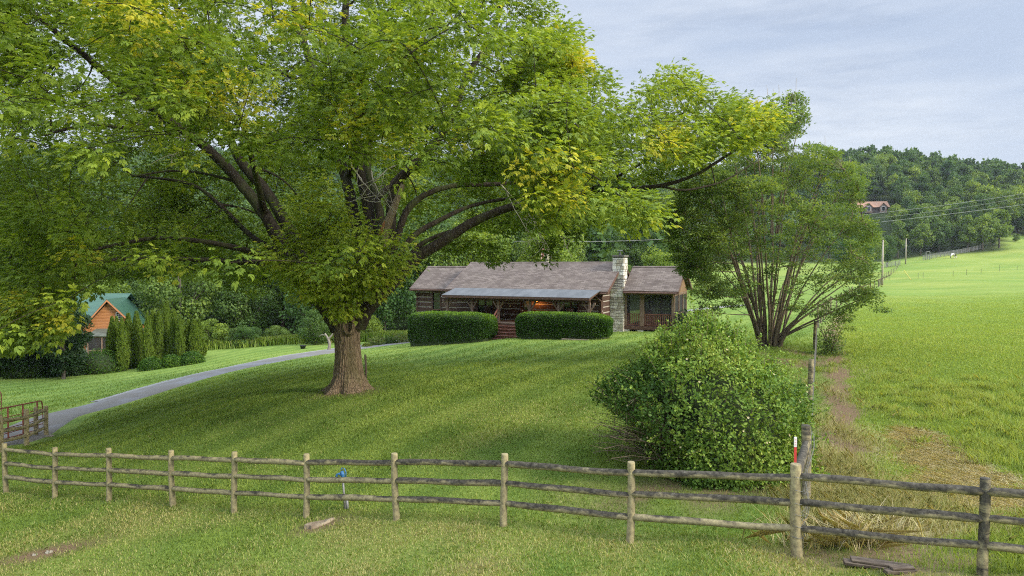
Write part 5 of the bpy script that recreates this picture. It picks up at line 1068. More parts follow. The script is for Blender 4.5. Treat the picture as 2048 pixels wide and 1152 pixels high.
env_r = np.interp(Z, [1.5, 3, 5, 7.4, 8.6, 9.8, 11, 12.6, 13.6], [3.5, 5.0, 5.4, 5.1, 4.0, 3.0, 2.0, 1.1, .5]); xo = np.interp(Z, [0, 8, 10, 13], [-.2, -.1, .5, .9]); r = np.hypot((X - xo) * .95, Yd * 1.1); env_r = env_r * (1 + .22 * wob(np.stack([np.arctan2(Yd, X) * 1.5, Z * .5], -1), 1.6, 62))
sh = env_r - r; ok = inside(px, py, MS) & (sh > 0); lump = wob(Cc * [1, 1, 1.6], .75, 61)
prob = np.clip(1.1 - sh / 2.0, .12, 1) * np.clip(.45 + 2.2 * lump, .0, 1) * np.interp(Z, [1.6, 3.5, 5, 12], [.5, .8, 1, .8])
low = (Z < 5.5) & (np.abs(X + .2) < 2.6) & (Yd < 2); prob = np.where(low, prob * .35, prob)
midw = inside(px, py, np.array([(1440, 400), (1600, 380), (1620, 560), (1560, 620), (1430, 620)], float)) & (Yd < 0); prob = np.where(midw, prob * .45, prob)
prob = np.where(Z > 9.8, prob * 1.4, prob)
CM = np.vstack([Cc[ok & (rg.uniform(size=N) < prob * .55)], np.array([mp_(rg.uniform(1380, 1650), rg.uniform(430, 590), rg.uniform(-3.6, -2.2)) for _ in range(90)] + [mp_(rg.uniform(1400, 1440), rg.uniform(520, 640), rg.uniform(-2.5, -1)) for _ in range(26)] + [mp_(a + rg.normal(0, 10), b + rg.normal(0, 7), rg.uniform(-2.5, 0)) for a, b in [(1685, 640), (1700, 648), (1720, 600), (1745, 590), (1730, 550), (1400, 620), (1395, 640), (1690, 600), (1640, 620), (1750, 620)] * 4])])
mw = Tubes(); stems = []
for k in range(30):
    a = k * 2.399; rr0 = .15 + .42 * math.sqrt((k + .5) / 30); b = np.array([rr0 * math.cos(a), rr0 * math.sin(a) * .7, -.1]); lean = rg.uniform(.25, 1.0) * (1.25 if k % 3 == 0 else .85); hgt = rg.uniform(7.0, 10.5) if k % 3 else rg.uniform(4.5, 7)
    e = np.array([math.cos(a) * 4.8 * lean, math.sin(a) * 3.6 * lean, hgt * (1.12 - .38 * lean)]); m_ = b + (e - b) * [.25, .25, .5] + rg.normal(0, .3, 3); q_ = bez(b, m_, e, 14) + np.stack([wob(np.linspace(0, 4, 14)[:, None] + k * 3, .8, s) * .12 for s in range(3)], -1); rr_ = np.linspace(rg.uniform(.05, .085), .018, 14); mw.add(q_, rr_, 7, .04); stems.append(q_)
for e in (mp_(1690, 612, -1), mp_(1735, 592, -1.5), mp_(1700, 560, -.8), mp_(1640, 640, -1.2)): q_ = smooth_path([np.array([.1, -.1, .1]), np.array([e[0] * .35, e[1] * .4, e[2] * .42]), e], 7); mw.add(q_, np.linspace(.075, .02, len(q_)), 7, .04); stems.append(q_)
for e in ((1548, 190), (1585, 185), (1600, 240), (1505, 235)): e = mp_(*e, .2); q_ = smooth_path([np.array([e[0] * .25, 0, 5.5]), np.array([e[0] * .6, .1, 8.5]), e], 7); mw.add(q_, np.linspace(.05, .012, len(q_)), 6); stems.append(q_)
SA = np.vstack(stems); hubm = CM[rg.permutation(len(CM))[:300]]
hubm = hubm[np.argsort([((SA - h) ** 2).sum(-1).min() for h in hubm])]
for h in hubm:
    d = ((SA - h) ** 2).sum(-1) + np.where(SA[:, 2] > h[2] - .2, 12, 0); a = SA[int(np.argmin(d))]; ln_ = np.linalg.norm(a - h)
    if ln_ > .25: bp_ = bez(a, (a + h) / 2 + [0, 0, -.08 * ln_], h, 6); mw.add(bp_, np.linspace(min(.03, .012 + .008 * ln_), .008, 6), 5); SA = np.vstack([SA, bp_[2:]])
hi = np.argmin(((CM[:, None] - hubm[None]) ** 2).sum(-1), 1)
for k in range(len(CM)): a = hubm[hi[k]]; mw.add([a, (a + CM[k]) / 2 + [0, 0, .04], CM[k]], [.009, .007, .004], 3)
mw.build('stems', M['stem'], myr)
idx = np.repeat(np.arange(len(CM)), 52); n = len(idx); off = rdir(n) * rg.uniform(0, 1, (n, 1)) ** .5 * (np.array([.36, .36, .15]) * rg.uniform(.7, 1.25, (len(CM), 1)))[idx]; base = CM[idx] + off
D = unit(unit(CM - [0, 0, 5])[idx] * .5 + unit(off) + rg.normal(0, .5, (n, 3)) + [0, 0, .1]); Nn = unit(np.array([0, 0, .9]) + rg.normal(0, .45, (n, 3)) + unit(off) * .5)
tn = np.clip(.38 + rg.normal(0, .09, len(CM))[idx] + .9 * off[:, 2] + .16 * wob(CM, .6, 8)[idx] + rg.normal(0, .1, n), 0, .78); ls = rg.uniform(.7, 1.3, n); print('myrtle', n)  # tuft tops tinted lighter than undersides, painting light from above
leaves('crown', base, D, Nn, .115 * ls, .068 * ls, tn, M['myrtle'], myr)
# seed heads at the very top
for a, b in ((1520, 205), (1535, 180), (1548, 185), (1558, 178), (1575, 190), (1592, 165), (1590, 190), (1607, 210), (1618, 235), (1650, 280), (1640, 296), (1700, 320)):
    p = mp_(a, b, rg.uniform(-.5, .5)); sh_ = Tubes(); sh_.add([p - [0, 0, .5], p, p + [rg.normal(0, .05), 0, .22]], [.012, .01, .005], 4); sh_.build('bare_tip', M['dead'], myr)

# ------------------------------------------------------------------ rounded honeysuckle bush
BC = np.array([4.35, 15.4]); BZ = gz(*BC); BC3 = np.array([BC[0], BC[1], BZ])
bush = tag(empty('round_bush', tuple(BC3)), 'big rounded honeysuckle covered bush with pale blossoms behind the fence corner', 'bush')
rg = np.random.default_rng(9)
def bush_surface(n, rg):
    d = rdir(n); d[:, 2] = np.abs(d[:, 2]) * 1.0 - .25 * (rg.uniform(size=n) < .35); d = unit(d)
    d = d / (np.abs(d) ** 2.7).sum(-1, keepdims=True) ** (1 / 2.7) ; R0 = 1 + .15 * wob(d, 2.2, 3) + .13 * wob(d, 4.5, 4) + .08 * wob(d, 10.0, 5)
    ax = np.array([2.2, 1.85, 2.95]); p = d * ax * R0[:, None]
    z = p[:, 2]; p[:, 0] += -.12 * np.clip(z, 0, 3) * 0.25; p[:, 0] = np.where((d[:, 0] > .2) & (z > 1.7), p[:, 0] * (1 - .07 * (z - 1.7)), p[:, 0])
    hollow = (d[:, 0] < -.35) & (z < 1.5); p[:, 0] = np.where(hollow, p[:, 0] * np.interp(z, [-.5, 0, .9, 1.5], [.45, .50, .72, 1.0]), p[:, 0]); p[:, 2] = np.maximum(p[:, 2] + .72 * (1 - np.clip(z, 0, 1)) * 0, -.05 + rg.uniform(0, .3, n)) ; p[:, 2] += .62 * (1 - z.clip(0, 3) / 3)*0 
    return p, d
p, d = bush_surface(52000, rg); base = p - d * rg.uniform(-.05, .28, (len(p), 1)) ** 1.0 + rg.normal(0, .05, (len(p), 3)); n = len(base)
T = unit(d * .55 + rdir(n) * .9 + [0, 0, .15]); Nn = unit(d * .8 + [0, 0, .35] + rg.normal(0, .45, (n, 3))); ls = rg.uniform(.5, 1.45, n)
tn = np.clip(.40 + .30 * wob(base, 1.6, 6) + rg.normal(0, .15, n) + .10 * (base[:, 2] > 2.3), 0, .93); tn = np.where((base[:, 0] < -1.1) & (base[:, 2] < 2.4), tn * .45, tn)  # painted light: paler leaf tint on top, darker low on the left
# loose shoots sticking out
ns_ = 750; ps, ds = bush_surface(ns_, rg); ps = ps[ps[:, 2] > .5]; ds = ds[:len(ps)]; bt_ = Tubes(); SB, ST, SN = [], [], []
for k in range(len(ps)):
    a = ps[k]; dd_ = unit(a / [2.3, 1.9, 3.0] + rg.normal(0, .35, 3) + [0, 0, .25]); L_ = rg.uniform(.12, .55); e = a + dd_ * L_ + [0, 0, -.1 * L_]; c_ = bez(a - dd_ * .2, a + dd_ * L_ * .5 + [0, 0, .05], e, 7); bt_.add(c_, np.linspace(.006, .003, 7), 3)
    for q in c_[1:]:
        for s in range(3): SB.append(q + rg.normal(0, .012, 3)); ST.append(unit(rdir(1)[0] + dd_ * .5)); SN.append(unit(rg.normal(0, .5, 3) + [0, 0, 1]))
base = np.vstack([base, SB]); T = np.vstack([T, ST]); Nn = np.vstack([Nn, SN]); tn = np.concatenate([tn, np.clip(.62 + rg.normal(0, .1, len(SB)), 0, .95)]); ls = np.concatenate([ls, rg.uniform(.6, 1.1, len(SB))])
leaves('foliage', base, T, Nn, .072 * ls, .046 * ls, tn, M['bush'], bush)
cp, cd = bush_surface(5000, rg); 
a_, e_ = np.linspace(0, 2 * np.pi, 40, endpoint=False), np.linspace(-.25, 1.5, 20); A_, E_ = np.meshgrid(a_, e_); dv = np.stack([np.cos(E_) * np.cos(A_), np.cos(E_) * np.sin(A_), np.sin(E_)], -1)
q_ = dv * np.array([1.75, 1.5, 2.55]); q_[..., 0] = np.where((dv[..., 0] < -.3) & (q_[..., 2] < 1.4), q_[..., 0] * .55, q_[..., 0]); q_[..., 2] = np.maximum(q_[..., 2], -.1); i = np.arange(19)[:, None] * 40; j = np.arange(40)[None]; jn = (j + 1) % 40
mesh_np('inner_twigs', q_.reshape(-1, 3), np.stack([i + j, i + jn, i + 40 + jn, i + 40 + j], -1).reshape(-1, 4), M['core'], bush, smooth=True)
for k in range(90):          # bare grey stems on the open left side
    a = np.array([rg.uniform(-.9, .2), rg.uniform(-.9, .2), 0.0]); e = np.array([rg.uniform(-2.6, -1.2), rg.uniform(-1.6, .6), rg.uniform(.25, 1.9)]); q_ = bez(a, (a + e) / 2 + [-.1, 0, .35], e, 9) + rg.normal(0, .02, (9, 3)); bt_.add(q_, np.linspace(.016, .004, 9), 4)
    for s in range(3): i = rg.integers(3, 9); f = q_[i] + rg.normal(0, .18, 3); bt_.add([q_[i], f], [.006, .002], 3)
for k in range(60): a = rg.uniform(0, 6.28); r0 = rg.uniform(.1, .5); e = np.array([math.cos(a) * rg.uniform(1.2, 1.9), math.sin(a) * 1.5, rg.uniform(.2, 1.2)]); bt_.add(bez([r0 * math.cos(a), r0 * math.sin(a), 0], [e[0] * .5, e[1] * .5, .5], e, 7), np.linspace(.02, .006, 7), 4)
bt_.build('stems', M['stem'], bush)
M['petal'] = mat_noise('cream petals', (.50, .42, .20), (.66, .60, .40), 9, .6)
fp_, fd = bush_surface(900, rg); good = (fd[:, 1] < -.1) & (fp_[:, 2] > .7); fp_ = fp_[good][:34]; fd = fd[good][:34]; V, Fq = [], []
for k in range(7): a = k / 7 * 6.28; C_ = np.zeros((1, 3)); v_, f_ = leaf_vf(C_, unit(np.array([[math.cos(a), math.sin(a), .6]])), np.array([[-math.cos(a), -math.sin(a), 1.2]]), .032, .016); V.append(v_); Fq.append(f_ + 4 * k)
proto = mesh_np('blossom', np.vstack(V), np.vstack(Fq), M['petal'], bush)
for k in range(len(fp_)):
    o = proto if k == 0 else proto.copy()
    if k: COL.objects.link(o)
    o.parent = bush; o.location = tuple(fp_[k] + fd[k] * .1); o.rotation_euler = Vector(fd[k]).to_track_quat('Z', 'Y').to_euler(); o.scale = [rg.uniform(.8, 1.3)] * 3

# ------------------------------------------------------------------ clipped hedges
def hedge(x0, x1, y0, y1, h, lab, nleaf, seed):
    g = np.random.default_rng(seed); cx_, cy_ = (x0 + x1) / 2, (y0 + y1) / 2; a, b = (x1 - x0) / 2, (y1 - y0) / 2; wx, wy = hw(cx_, cy_); zb = gz(wx, wy)
    e = tag(empty('clipped_hedge', (wx, wy, zb), HA), lab, 'hedge')
    def surf(n):
        d = rdir(n) * 1.0; q = d / (np.abs(d) ** 5).sum(-1, keepdims=True) ** .2
        q = q * (1 + .035 * wob(q * [a, b, 1], 1.6, seed)[:, None]); return q, d
    q, d = surf(nleaf); q[:, 0] *= a; q[:, 1] *= b; z = q[:, 2] * (h / 2) + h / 2
    def gl(xl, yl): ca, sa = math.cos(HA), math.sin(HA); return gz(wx + ca * xl - sa * yl, wy + sa * xl + ca * yl) - zb
    P_ = np.stack([q[:, 0], q[:, 1], z], -1); gg = gl(P_[:, 0], P_[:, 1]); P_[:, 2] = np.where(z < h * .8, gg + (h - gg) * z / h, z)
    nn = unit(np.sign(d) * np.abs(q / [a, b, 1]) ** 4 / [a, b, h / 2]); base = P_ - nn * g.uniform(-.02, .10, (nleaf, 1)); T = unit(nn * .7 + rdir(nleaf) * .8); N_ = unit(nn * .8 + g.normal(0, .5, (nleaf, 3)))
    t_ = np.clip(.30 + .12 * wob(base, 1.5, seed) + g.normal(0, .12, nleaf) + .30 * np.clip(nn[:, 2], 0, 1) ** 1.0, 0, .9); ls = g.uniform(.6, 1.3, nleaf)  # lit hedge top painted in: upward facing leaves get a lighter tint
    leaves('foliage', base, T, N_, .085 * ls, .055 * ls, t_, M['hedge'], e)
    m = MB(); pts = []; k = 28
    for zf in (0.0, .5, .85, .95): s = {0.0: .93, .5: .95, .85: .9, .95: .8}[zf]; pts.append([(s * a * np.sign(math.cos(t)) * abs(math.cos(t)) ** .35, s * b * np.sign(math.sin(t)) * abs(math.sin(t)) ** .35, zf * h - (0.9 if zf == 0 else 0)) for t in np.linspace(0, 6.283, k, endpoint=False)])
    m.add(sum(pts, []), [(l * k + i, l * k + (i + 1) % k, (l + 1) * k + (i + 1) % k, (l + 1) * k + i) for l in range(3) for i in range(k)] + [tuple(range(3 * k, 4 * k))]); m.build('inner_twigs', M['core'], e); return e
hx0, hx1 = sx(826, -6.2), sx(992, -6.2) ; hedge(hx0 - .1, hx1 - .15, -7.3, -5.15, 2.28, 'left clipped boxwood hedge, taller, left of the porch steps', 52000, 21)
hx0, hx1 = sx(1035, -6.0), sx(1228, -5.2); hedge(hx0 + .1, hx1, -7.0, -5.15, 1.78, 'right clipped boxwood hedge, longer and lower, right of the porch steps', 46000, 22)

# ------------------------------------------------------------------ arborvitae row, round shrubs
def arbor_mesh(seed, h=5.0, w=.66, n=5200):
    g = np.random.default_rng(seed); u = g.uniform(0, 1, n) ** .8; a = g.uniform(0, 6.28, n); pr_ = np.interp(u, [0, .08, .3, .6, .85, 1], [.6, .95, 1, .72, .34, .02]); R_ = w * pr_ * (1 + .12 * np.sin(a * 5 + u * 9 + seed) + .10 * np.sin(a * 3 - u * 14)); p = np.stack([R_ * np.cos(a), R_ * np.sin(a), u * h], -1); rd = np.stack([np.cos(a), np.sin(a), 0 * a], -1)
    p -= rd * g.uniform(-.03, .16, (n, 1)); T = unit(rd * .45 + [0, 0, 1.0] + g.normal(0, .22, (n, 3))); N_ = unit(rd + g.normal(0, .5, (n, 3))); ls = g.uniform(.7, 1.3, n); V, Fq = leaf_vf(p, T, N_, .22 * ls, .11 * ls); return V, Fq, np.clip(.42 + .2 * wob(p, 1.2, seed) + g.normal(0, .1, n), 0, .9)
protos = []
AT = [(223, 640, 742, 1.0), (232, 640, 742, .8), (242, 643, 741, .9), (255, 634, 740, 1.1), (272, 630, 739, 1.1), (294, 630, 737, .75), (305, 628, 735, .95), (316, 629, 732, .95), (328, 618, 722, .9), (333, 609, 718, .95), (347, 626, 727, 1.0), (358, 636, 726, .75), (364, 645, 722, .7), (375, 645, 721, .9), (387, 644, 722, 1.1), (396, 644, 720, 1.0)]
for i, (px_, pt_, pb_, w) in enumerate(AT):
    Yv = 57 + 1.0 * math.sin(i * 2.2) + (2.5 if i in (8, 9, 12) else 0) + i * .12; x, y, z = ground_at(px_, Yv); top = P(px_, pt_, Yv)[2]; h = top - z
    lab = 'narrow green conifer, %s from the left in the row by the orange cabin' % ORD[i]
    e = tag(empty('arborvitae', (x, y, z)), lab, 'conifer', 'narrow conifers in the row by the orange cabin')
    if len(protos) < 4:
        V, Fq, tn = arbor_mesh(50 + i); o = mesh_np('foliage', V, Fq, M['arbor'], e, attr={'tint': ('FACE', tn)}); c = MB(); c.lathe([(.4, -.5), (.48, .6), (.5, 1.5), (.32, 3.2), (.04, 4.8)], sides=10); c2 = c.build('trunk', M['core'], e, smooth=True); protos.append((o, c2))
    else:
        for s in protos[i % 4]: o = s.copy(); COL.objects.link(o); o.parent = e
    e.scale = (w * .80, w * .80, h / 5.0 * 1.04); e.rotation_euler = (0, 0, i * 1.3)
def mound(name, px_, pb_, Yv, rx, rz, lab, cat='shrub', mat='hedge', n=3500, size=.12, group=None, seed=0, tshift=0.0, open_=0.0):
    g = np.random.default_rng(900 + seed); x, y, z = ground_at(px_, Yv); e = tag(empty(name, (x, y, z)), lab, cat, group)
    d = rdir(n); d[:, 2] = np.abs(d[:, 2]); p = d * [rx, rx * .9, rz] * (1 + .1 * wob(d, 2.5, seed) + .07 * wob(d, 6, seed + 1))[:, None] * g.uniform(.82 - open_, 1.04, (n, 1)); T = unit(d * .6 + rdir(n) + [0, 0, .2]); N_ = unit(d + g.normal(0, .5, (n, 3))); ls = g.uniform(.6, 1.3, n)
    leaves('foliage', p, T, N_, size * ls, size * .6 * ls, np.clip(.4 + tshift + .2 * wob(p, 1.1, seed) + g.normal(0, .12, n), 0, 1), M[mat], e)
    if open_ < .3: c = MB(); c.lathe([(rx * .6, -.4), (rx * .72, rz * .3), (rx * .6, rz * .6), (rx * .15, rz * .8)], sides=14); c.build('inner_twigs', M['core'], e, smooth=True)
    else:
        tb_ = Tubes()
        for k in range(14): a = k / 14 * 6.28; tb_.add(bez([0, 0, 0], [rx * .3 * math.cos(a), rx * .3 * math.sin(a), rz * .5], [rx * .8 * math.cos(a), rx * .8 * math.sin(a), rz * .85], 6), np.linspace(.02, .006, 6), 4)
        tb_.build('stems', M['stem'], e)
    return e
mound('round_shrub', 301, 737, 55.2, 1.0, .95, 'round clipped shrub at the foot of the conifers, leftmost of three', seed=1)
mound('round_shrub', 341, 727, 55.8, .85, .95, 'round clipped shrub at the foot of the conifers, middle of three', seed=2)
mound('round_shrub', 381, 720, 56.5, 1.05, .95, 'round clipped shrub at the foot of the conifers, rightmost of three', seed=3)
mound('round_shrub', 198, 745, 56, 1.8, 1.9, 'low green shrub under the orange cabin window', seed=4)
mound('garden_bush', 122, 752, 55, 1.9, 3.2, 'broad dark evergreen bush left of the orange cabin', mat='shade_leaf', n=9000, size=.2, seed=5)
mound('garden_bush', 62, 758, 54, 2.0, 2.2, 'low reddish green shrub in the dark garden at far left', mat='shrubleaf', n=4000, size=.16, seed=6, tshift=-.3)
mound('garden_bush', 15, 762, 56, 2.4, 2.0, 'dark low shrub at the left edge of the garden', mat='shade_leaf', n=4000, size=.2, seed=7)
for i, (px_, Yv, rx, rz, lb) in enumerate(((750, 58.5, .85, .75, 'small yellow green shrub by the gravel edge, leftmost of three'), (777, 60, .8, .7, 'small dark green shrub by the gravel edge, middle of three'), (803, 61, 1.1, .95, 'small golden shrub by the gravel edge, rightmost of three'), (733, 57, .4, .3, 'tiny grey green plant beside the big trunk at the gravel edge'))):
    mound('low_shrub', px_, 0, Yv, rx, rz, lb, mat='shrubleaf', n=1500, size=.11, seed=20 + i, tshift=.12 if i != 1 else -.1, open_=.5)
mound('low_shrub', 1372, 0, 50, 1.3, 1.5, 'dark leafy shrub at the right corner of the screened wing', mat='shade_leaf', n=3500, size=.12, seed=31, open_=.4)
mound('fence_weeds', 1663, 0, 31, .7, 1.6, 'low green weeds growing on the wire fence beside the bare soil', cat='weeds', mat='myrtle', n=1800, size=.09, seed=32, open_=.6)
# little bleached, twisted ornamental snag by the drive
x, y, z = ground_at(656, 56); sg_ = Tubes(); sg_.add(smooth_path([(0, 0, -.1), (.08, 0, .5), (-.05, 0, .95), (-.3, 0, 1.35)], 5), np.linspace(.14, .07, 16), 8, .08); sg_.add(smooth_path([(-.02, 0, .9), (.3, 0, 1.25), (.55, 0, 1.75)], 5), np.linspace(.09, .03, 11), 6, .08); sg_.add([(-.2, 0, 1.2), (-.55, 0, 1.25), (-.8, 0, 1.1)], [.05, .03, .015], 5)
o = sg_.build('bleached_snag', mat_plain('bleached wood', (.24, .22, .18))); o.location = (x, y, z); tag(o, 'pale forked dead stump beside the driveway behind the big trunk', 'stump')
# ------------------------------------------------------------------ woodland
def crown_vf(seed, R0, H0, ncl, per, size, fill=.55, low=.1, shape=0):
    g = np.random.default_rng(seed); d = rdir(ncl); rr0 = g.uniform(.35, 1.0, (ncl, 1)) ** .5; c = d * rr0 * [R0 * .8, R0 * .8, H0 * .42]; c[:, 2] += H0 * .5
    c[:, :2] *= np.interp(c[:, 2] / H0, [0, .25, .6, 1], [.75, 1.05, 1.0, .7] if shape == 0 else [1.1, 1.0, .7, .35])[:, None]
    cr = g.uniform(.22, .36, ncl) * R0; idx = np.repeat(np.arange(ncl), per); n = len(idx); dd_ = rdir(n); dd_[:, 2] = dd_[:, 2] * .8 + .15; dd_ = unit(dd_)
    p = c[idx] + dd_ * cr[idx][:, None] * g.uniform(.7, 1.08, (n, 1)) * [1, 1, .8]
    T = unit(dd_ * .4 + rdir(n) * .9 + [0, 0, -.2]); N_ = unit(dd_ * 1.1 + g.normal(0, .42, (n, 3))); ls = g.uniform(.6, 1.35, n); V, Fq = leaf_vf(p, T, N_, size * ls, size * .72 * ls, fold=.1)
    return V, Fq, np.clip(.38 + g.normal(0, .10, ncl)[idx] + g.normal(0, .10, n) + .1 * dd_[:, 2], 0, .92), c  # upper side of each clump tinted lighter, imitating light on top
def trunk_for(H1, R1, c, g, r=.22):
    T = Tubes(); T.add(smooth_path([(0, 0, -.6), (.1, 0, H1 * .3), (0, .1, H1 * .75)], 4), np.linspace(r, r * .35, 9), 7)
    for k in range(7): T.add(bez([0, 0, H1 * g.uniform(.15, .5)], c[k] * [.5, .5, 1] - [0, 0, .5], c[k], 6), np.linspace(r * .45, .04, 6), 5)
    return T
protoN = []
for s in range(6):
    Hc = 11.5; V, Fq, tn, c = crown_vf(200 + s, 4.6, Hc, 46, 210, .30, shape=0 if s != 4 else 1); g = np.random.default_rng(s); V[:, 2] += 2.0; c[:, 2] += 2.0
    protoN.append((V, Fq, tn, trunk_for(12, 4, c, g)))
protoF = []
for s in range(5):
    V, Fq, tn, c = crown_vf(300 + s, 4.8, 10.5, 24, 120, .60, shape=0 if s < 3 else 1); V[:, 2] += 2.5; protoF.append((V, Fq, tn, None))
meshN = {}; meshF = {}
def put_tree(kind, i, x, y, s, sz_, name, lab, grp, rot, sink=.3, label_cat='tree'):
    z = gz(x, y) - sink; e = tag(empty(name, (x, y, z), rot), lab, label_cat, grp); e.scale = (s, s, s * sz_)
    D_ = meshN if kind == 'N' else meshF; PR = protoN if kind == 'N' else protoF; i %= len(PR)
    if i not in D_:
        V, Fq, tn, T = PR[i]; o = mesh_np('crown', V, Fq, M['forest'], e, attr={'tint': ('FACE', tn)})
        if T is None: T = Tubes(); T.add([(0, 0, -1), (0, 0, 4), (0, 0, 9)], [.3, .22, .08], 6)
        t = T.build('trunk', M['farbark'], e); D_[i] = (o.data, t.data)
    else:
        for nme, me in zip(('crown', 'trunk'), D_[i]): o = bpy.data.objects.new(nme, me); COL.objects.link(o); o.parent = e
    return e
rg = np.random.default_rng(77)
# belt of woodland behind the house and the garden (rows front to back)
nt_ = 0
edge = [(-420, 62), (0, 72), (180, 76), (420, 72), (600, 71), (800, 74), (1000, 82), (1150, 86), (1260, 92), (1350, 104)]
ex, ey = zip(*edge)
for row in range(6):
    px_ = -260 + 17 * row
    while px_ < 1390:
        Yv = np.interp(px_, ex, ey) + row * 8.5 + rg.uniform(-2, 2.5); x = (px_ - 1024) / F * Yv
        hgt = rg.uniform(.72, 1.02) * (1 + .07 * row)
        if px_ > 1180: hgt *= .68
        if not (-1330 < px_ < 0 and row > 3):
            put_tree('N', rg.integers(0, 6), x, Yv, hgt * rg.uniform(.9, 1.15), rg.uniform(.95, 1.25), 'woodland_tree', 'leafy tree in the dense woodland belt behind the log house and garden', 'trees of the woodland belt behind the log house', rg.uniform(0, 6.28), 2.6 if row == 0 else 1.0); nt_ += 1
        px_ += rg.uniform(95, 150) * (1 - .02 * row)
print('belt trees', nt_)
# ragged shrubs along the woodland edge
for k in (1, 4, 5, 9, 14, 20):
    px_ = 405 + k * 16.5 + rg.uniform(-5, 5) if k < 26 else 0; Yv = np.interp(px_, ex, ey) - rg.uniform(3.5, 5.5)
    if 830 < px_ < 1400: continue
    e = put_tree('N', k, (px_ - 1024) / F * Yv, Yv, rg.uniform(.26, .42), .75, 'edge_shrub', 'leafy shrub, %s from the left at the woodland edge beyond the driveway' % ORD[(1, 4, 5, 9, 14, 20).index(k)], 'shrubs along the woodland edge beyond the driveway', rg.uniform(0, 6.28), .9, 'shrub')
put_tree('N', 2, (632 - 1024) / F * 63, 63, .36, .95, 'small_tree', 'small round pale green tree on the grass left of the big trunk', None, 1.0, .9)
put_tree('N', 3, (262 - 1024) / F * 72, 72, .62, 1.0, 'yellow_tree', 'yellow green feathery tree right behind the orange cabin roof', None, 2.0, 1.0).children[0].data
# dark evergreen hiding the left half of the orange cabin
hol = tag(empty('evergreen_tree', ground_at(122, 52)), 'tall dark evergreen tree hiding the left side of the orange cabin', 'tree')
V, Fq, tn, c = crown_vf(501, 2.1, 7.6, 60, 220, .17); mesh_np('crown', V, Fq, M['shade_leaf'], hol, attr={'tint': ('FACE', tn)}); trunk_for(6, 2, c, rg, .16).build('trunk', M['farbark'], hol)
hol2 = tag(empty('evergreen_tree', ground_at(20, 53)), 'dark evergreen tree at the far left edge of the garden', 'tree')
V, Fq, tn, c = crown_vf(502, 3.2, 7.5, 60, 200, .2); mesh_np('crown', V, Fq, M['shade_leaf'], hol2, attr={'tint': ('FACE', tn)}); trunk_for(6, 2, c, rg, .16).build('trunk', M['farbark'], hol2)
# treeline at the top of the pasture
TL = [(1735, 522, 438, 200, 1.0), (1700, 545, 440, 175, 1.1), (1775, 517, 462, 236, .7), (1812, 517, 486, 262, .9), (1835, 515, 470, 275, 1.0), (1868, 514, 450, 270, 1.0), (1893, 513, 408, 290, 1.25), (1925, 512, 440, 275, .95), (1945, 510, 405, 300, 1.25), (1905, 512, 470, 268, .7), (1968, 511, 425, 285, 1.25), (1958, 511, 460, 270, .8),
      (1995, 509, 440, 280, 1.1), (2030, 506, 474, 275, .9), (1985, 510, 470, 268, .7), (1850, 515, 480, 266, .6), (2062, 505, 440, 290, 1.0), (1822, 508, 440, 300, 1.0), (1785, 510, 455, 262, .9)]
TL.sort()
for i, (px_, pb_, pt_, Yv, w) in enumerate(TL):
    x = (px_ - 1024) / F * Yv; z = gz(x, Yv); top = P(px_, pt_, Yv)[2]; s = max(.35, (top - z) / 13.2)
    nmz = put_tree('N', i, x, Yv, s * w, 1.0 / w, 'pasture_edge_tree', 'full green tree, %s from the left in the treeline above the pasture' % ORD[i], 'treeline along the top edge of the pasture', i * 1.1, .8)
# hillside trees: the ones one can tell apart
cand = []
for Yv in np.arange(262, 432, 8.2):
    for x in np.arange(-.02 * Yv, .80 * Yv, 8.4):
        xx, yy = x + rg.uniform(-3, 3), Yv + rg.uniform(-3, 3); p_, q_ = proj(np.array([xx, yy, gz(xx, yy) + 8]))
        if (1270 < p_ < 1390 or 1655 < p_ < 2120): 
            if (xx > .715 * yy and 240 < yy < 290) : continue
            if abs(xx - fx) < 11 and -14 < yy - fy < 9: continue
            if abs(p_ - 1745) < 44 and yy < fy + 4 and proj(np.array([xx, yy, gz(xx, yy) + 17]))[1] < 436: continue
            cand.append((xx, yy))
rg.shuffle(cand); lim = 300 - nt_ - len(TL) - 6; print('hill candidates', len(cand), 'limit', lim)
cand.sort(key=lambda a: a[1]); keep, rest = cand[:lim], cand[lim:]
for k, (x, y) in enumerate(keep):
    put_tree('F', rg.integers(0, 5), x, y, rg.uniform(.85, 1.3), rg.uniform(.95, 1.35), 'hillside_tree', 'blue green leafy tree on the distant wooded hillside', 'trees of the distant wooded hillside', rg.uniform(0, 6.28), 1.0)
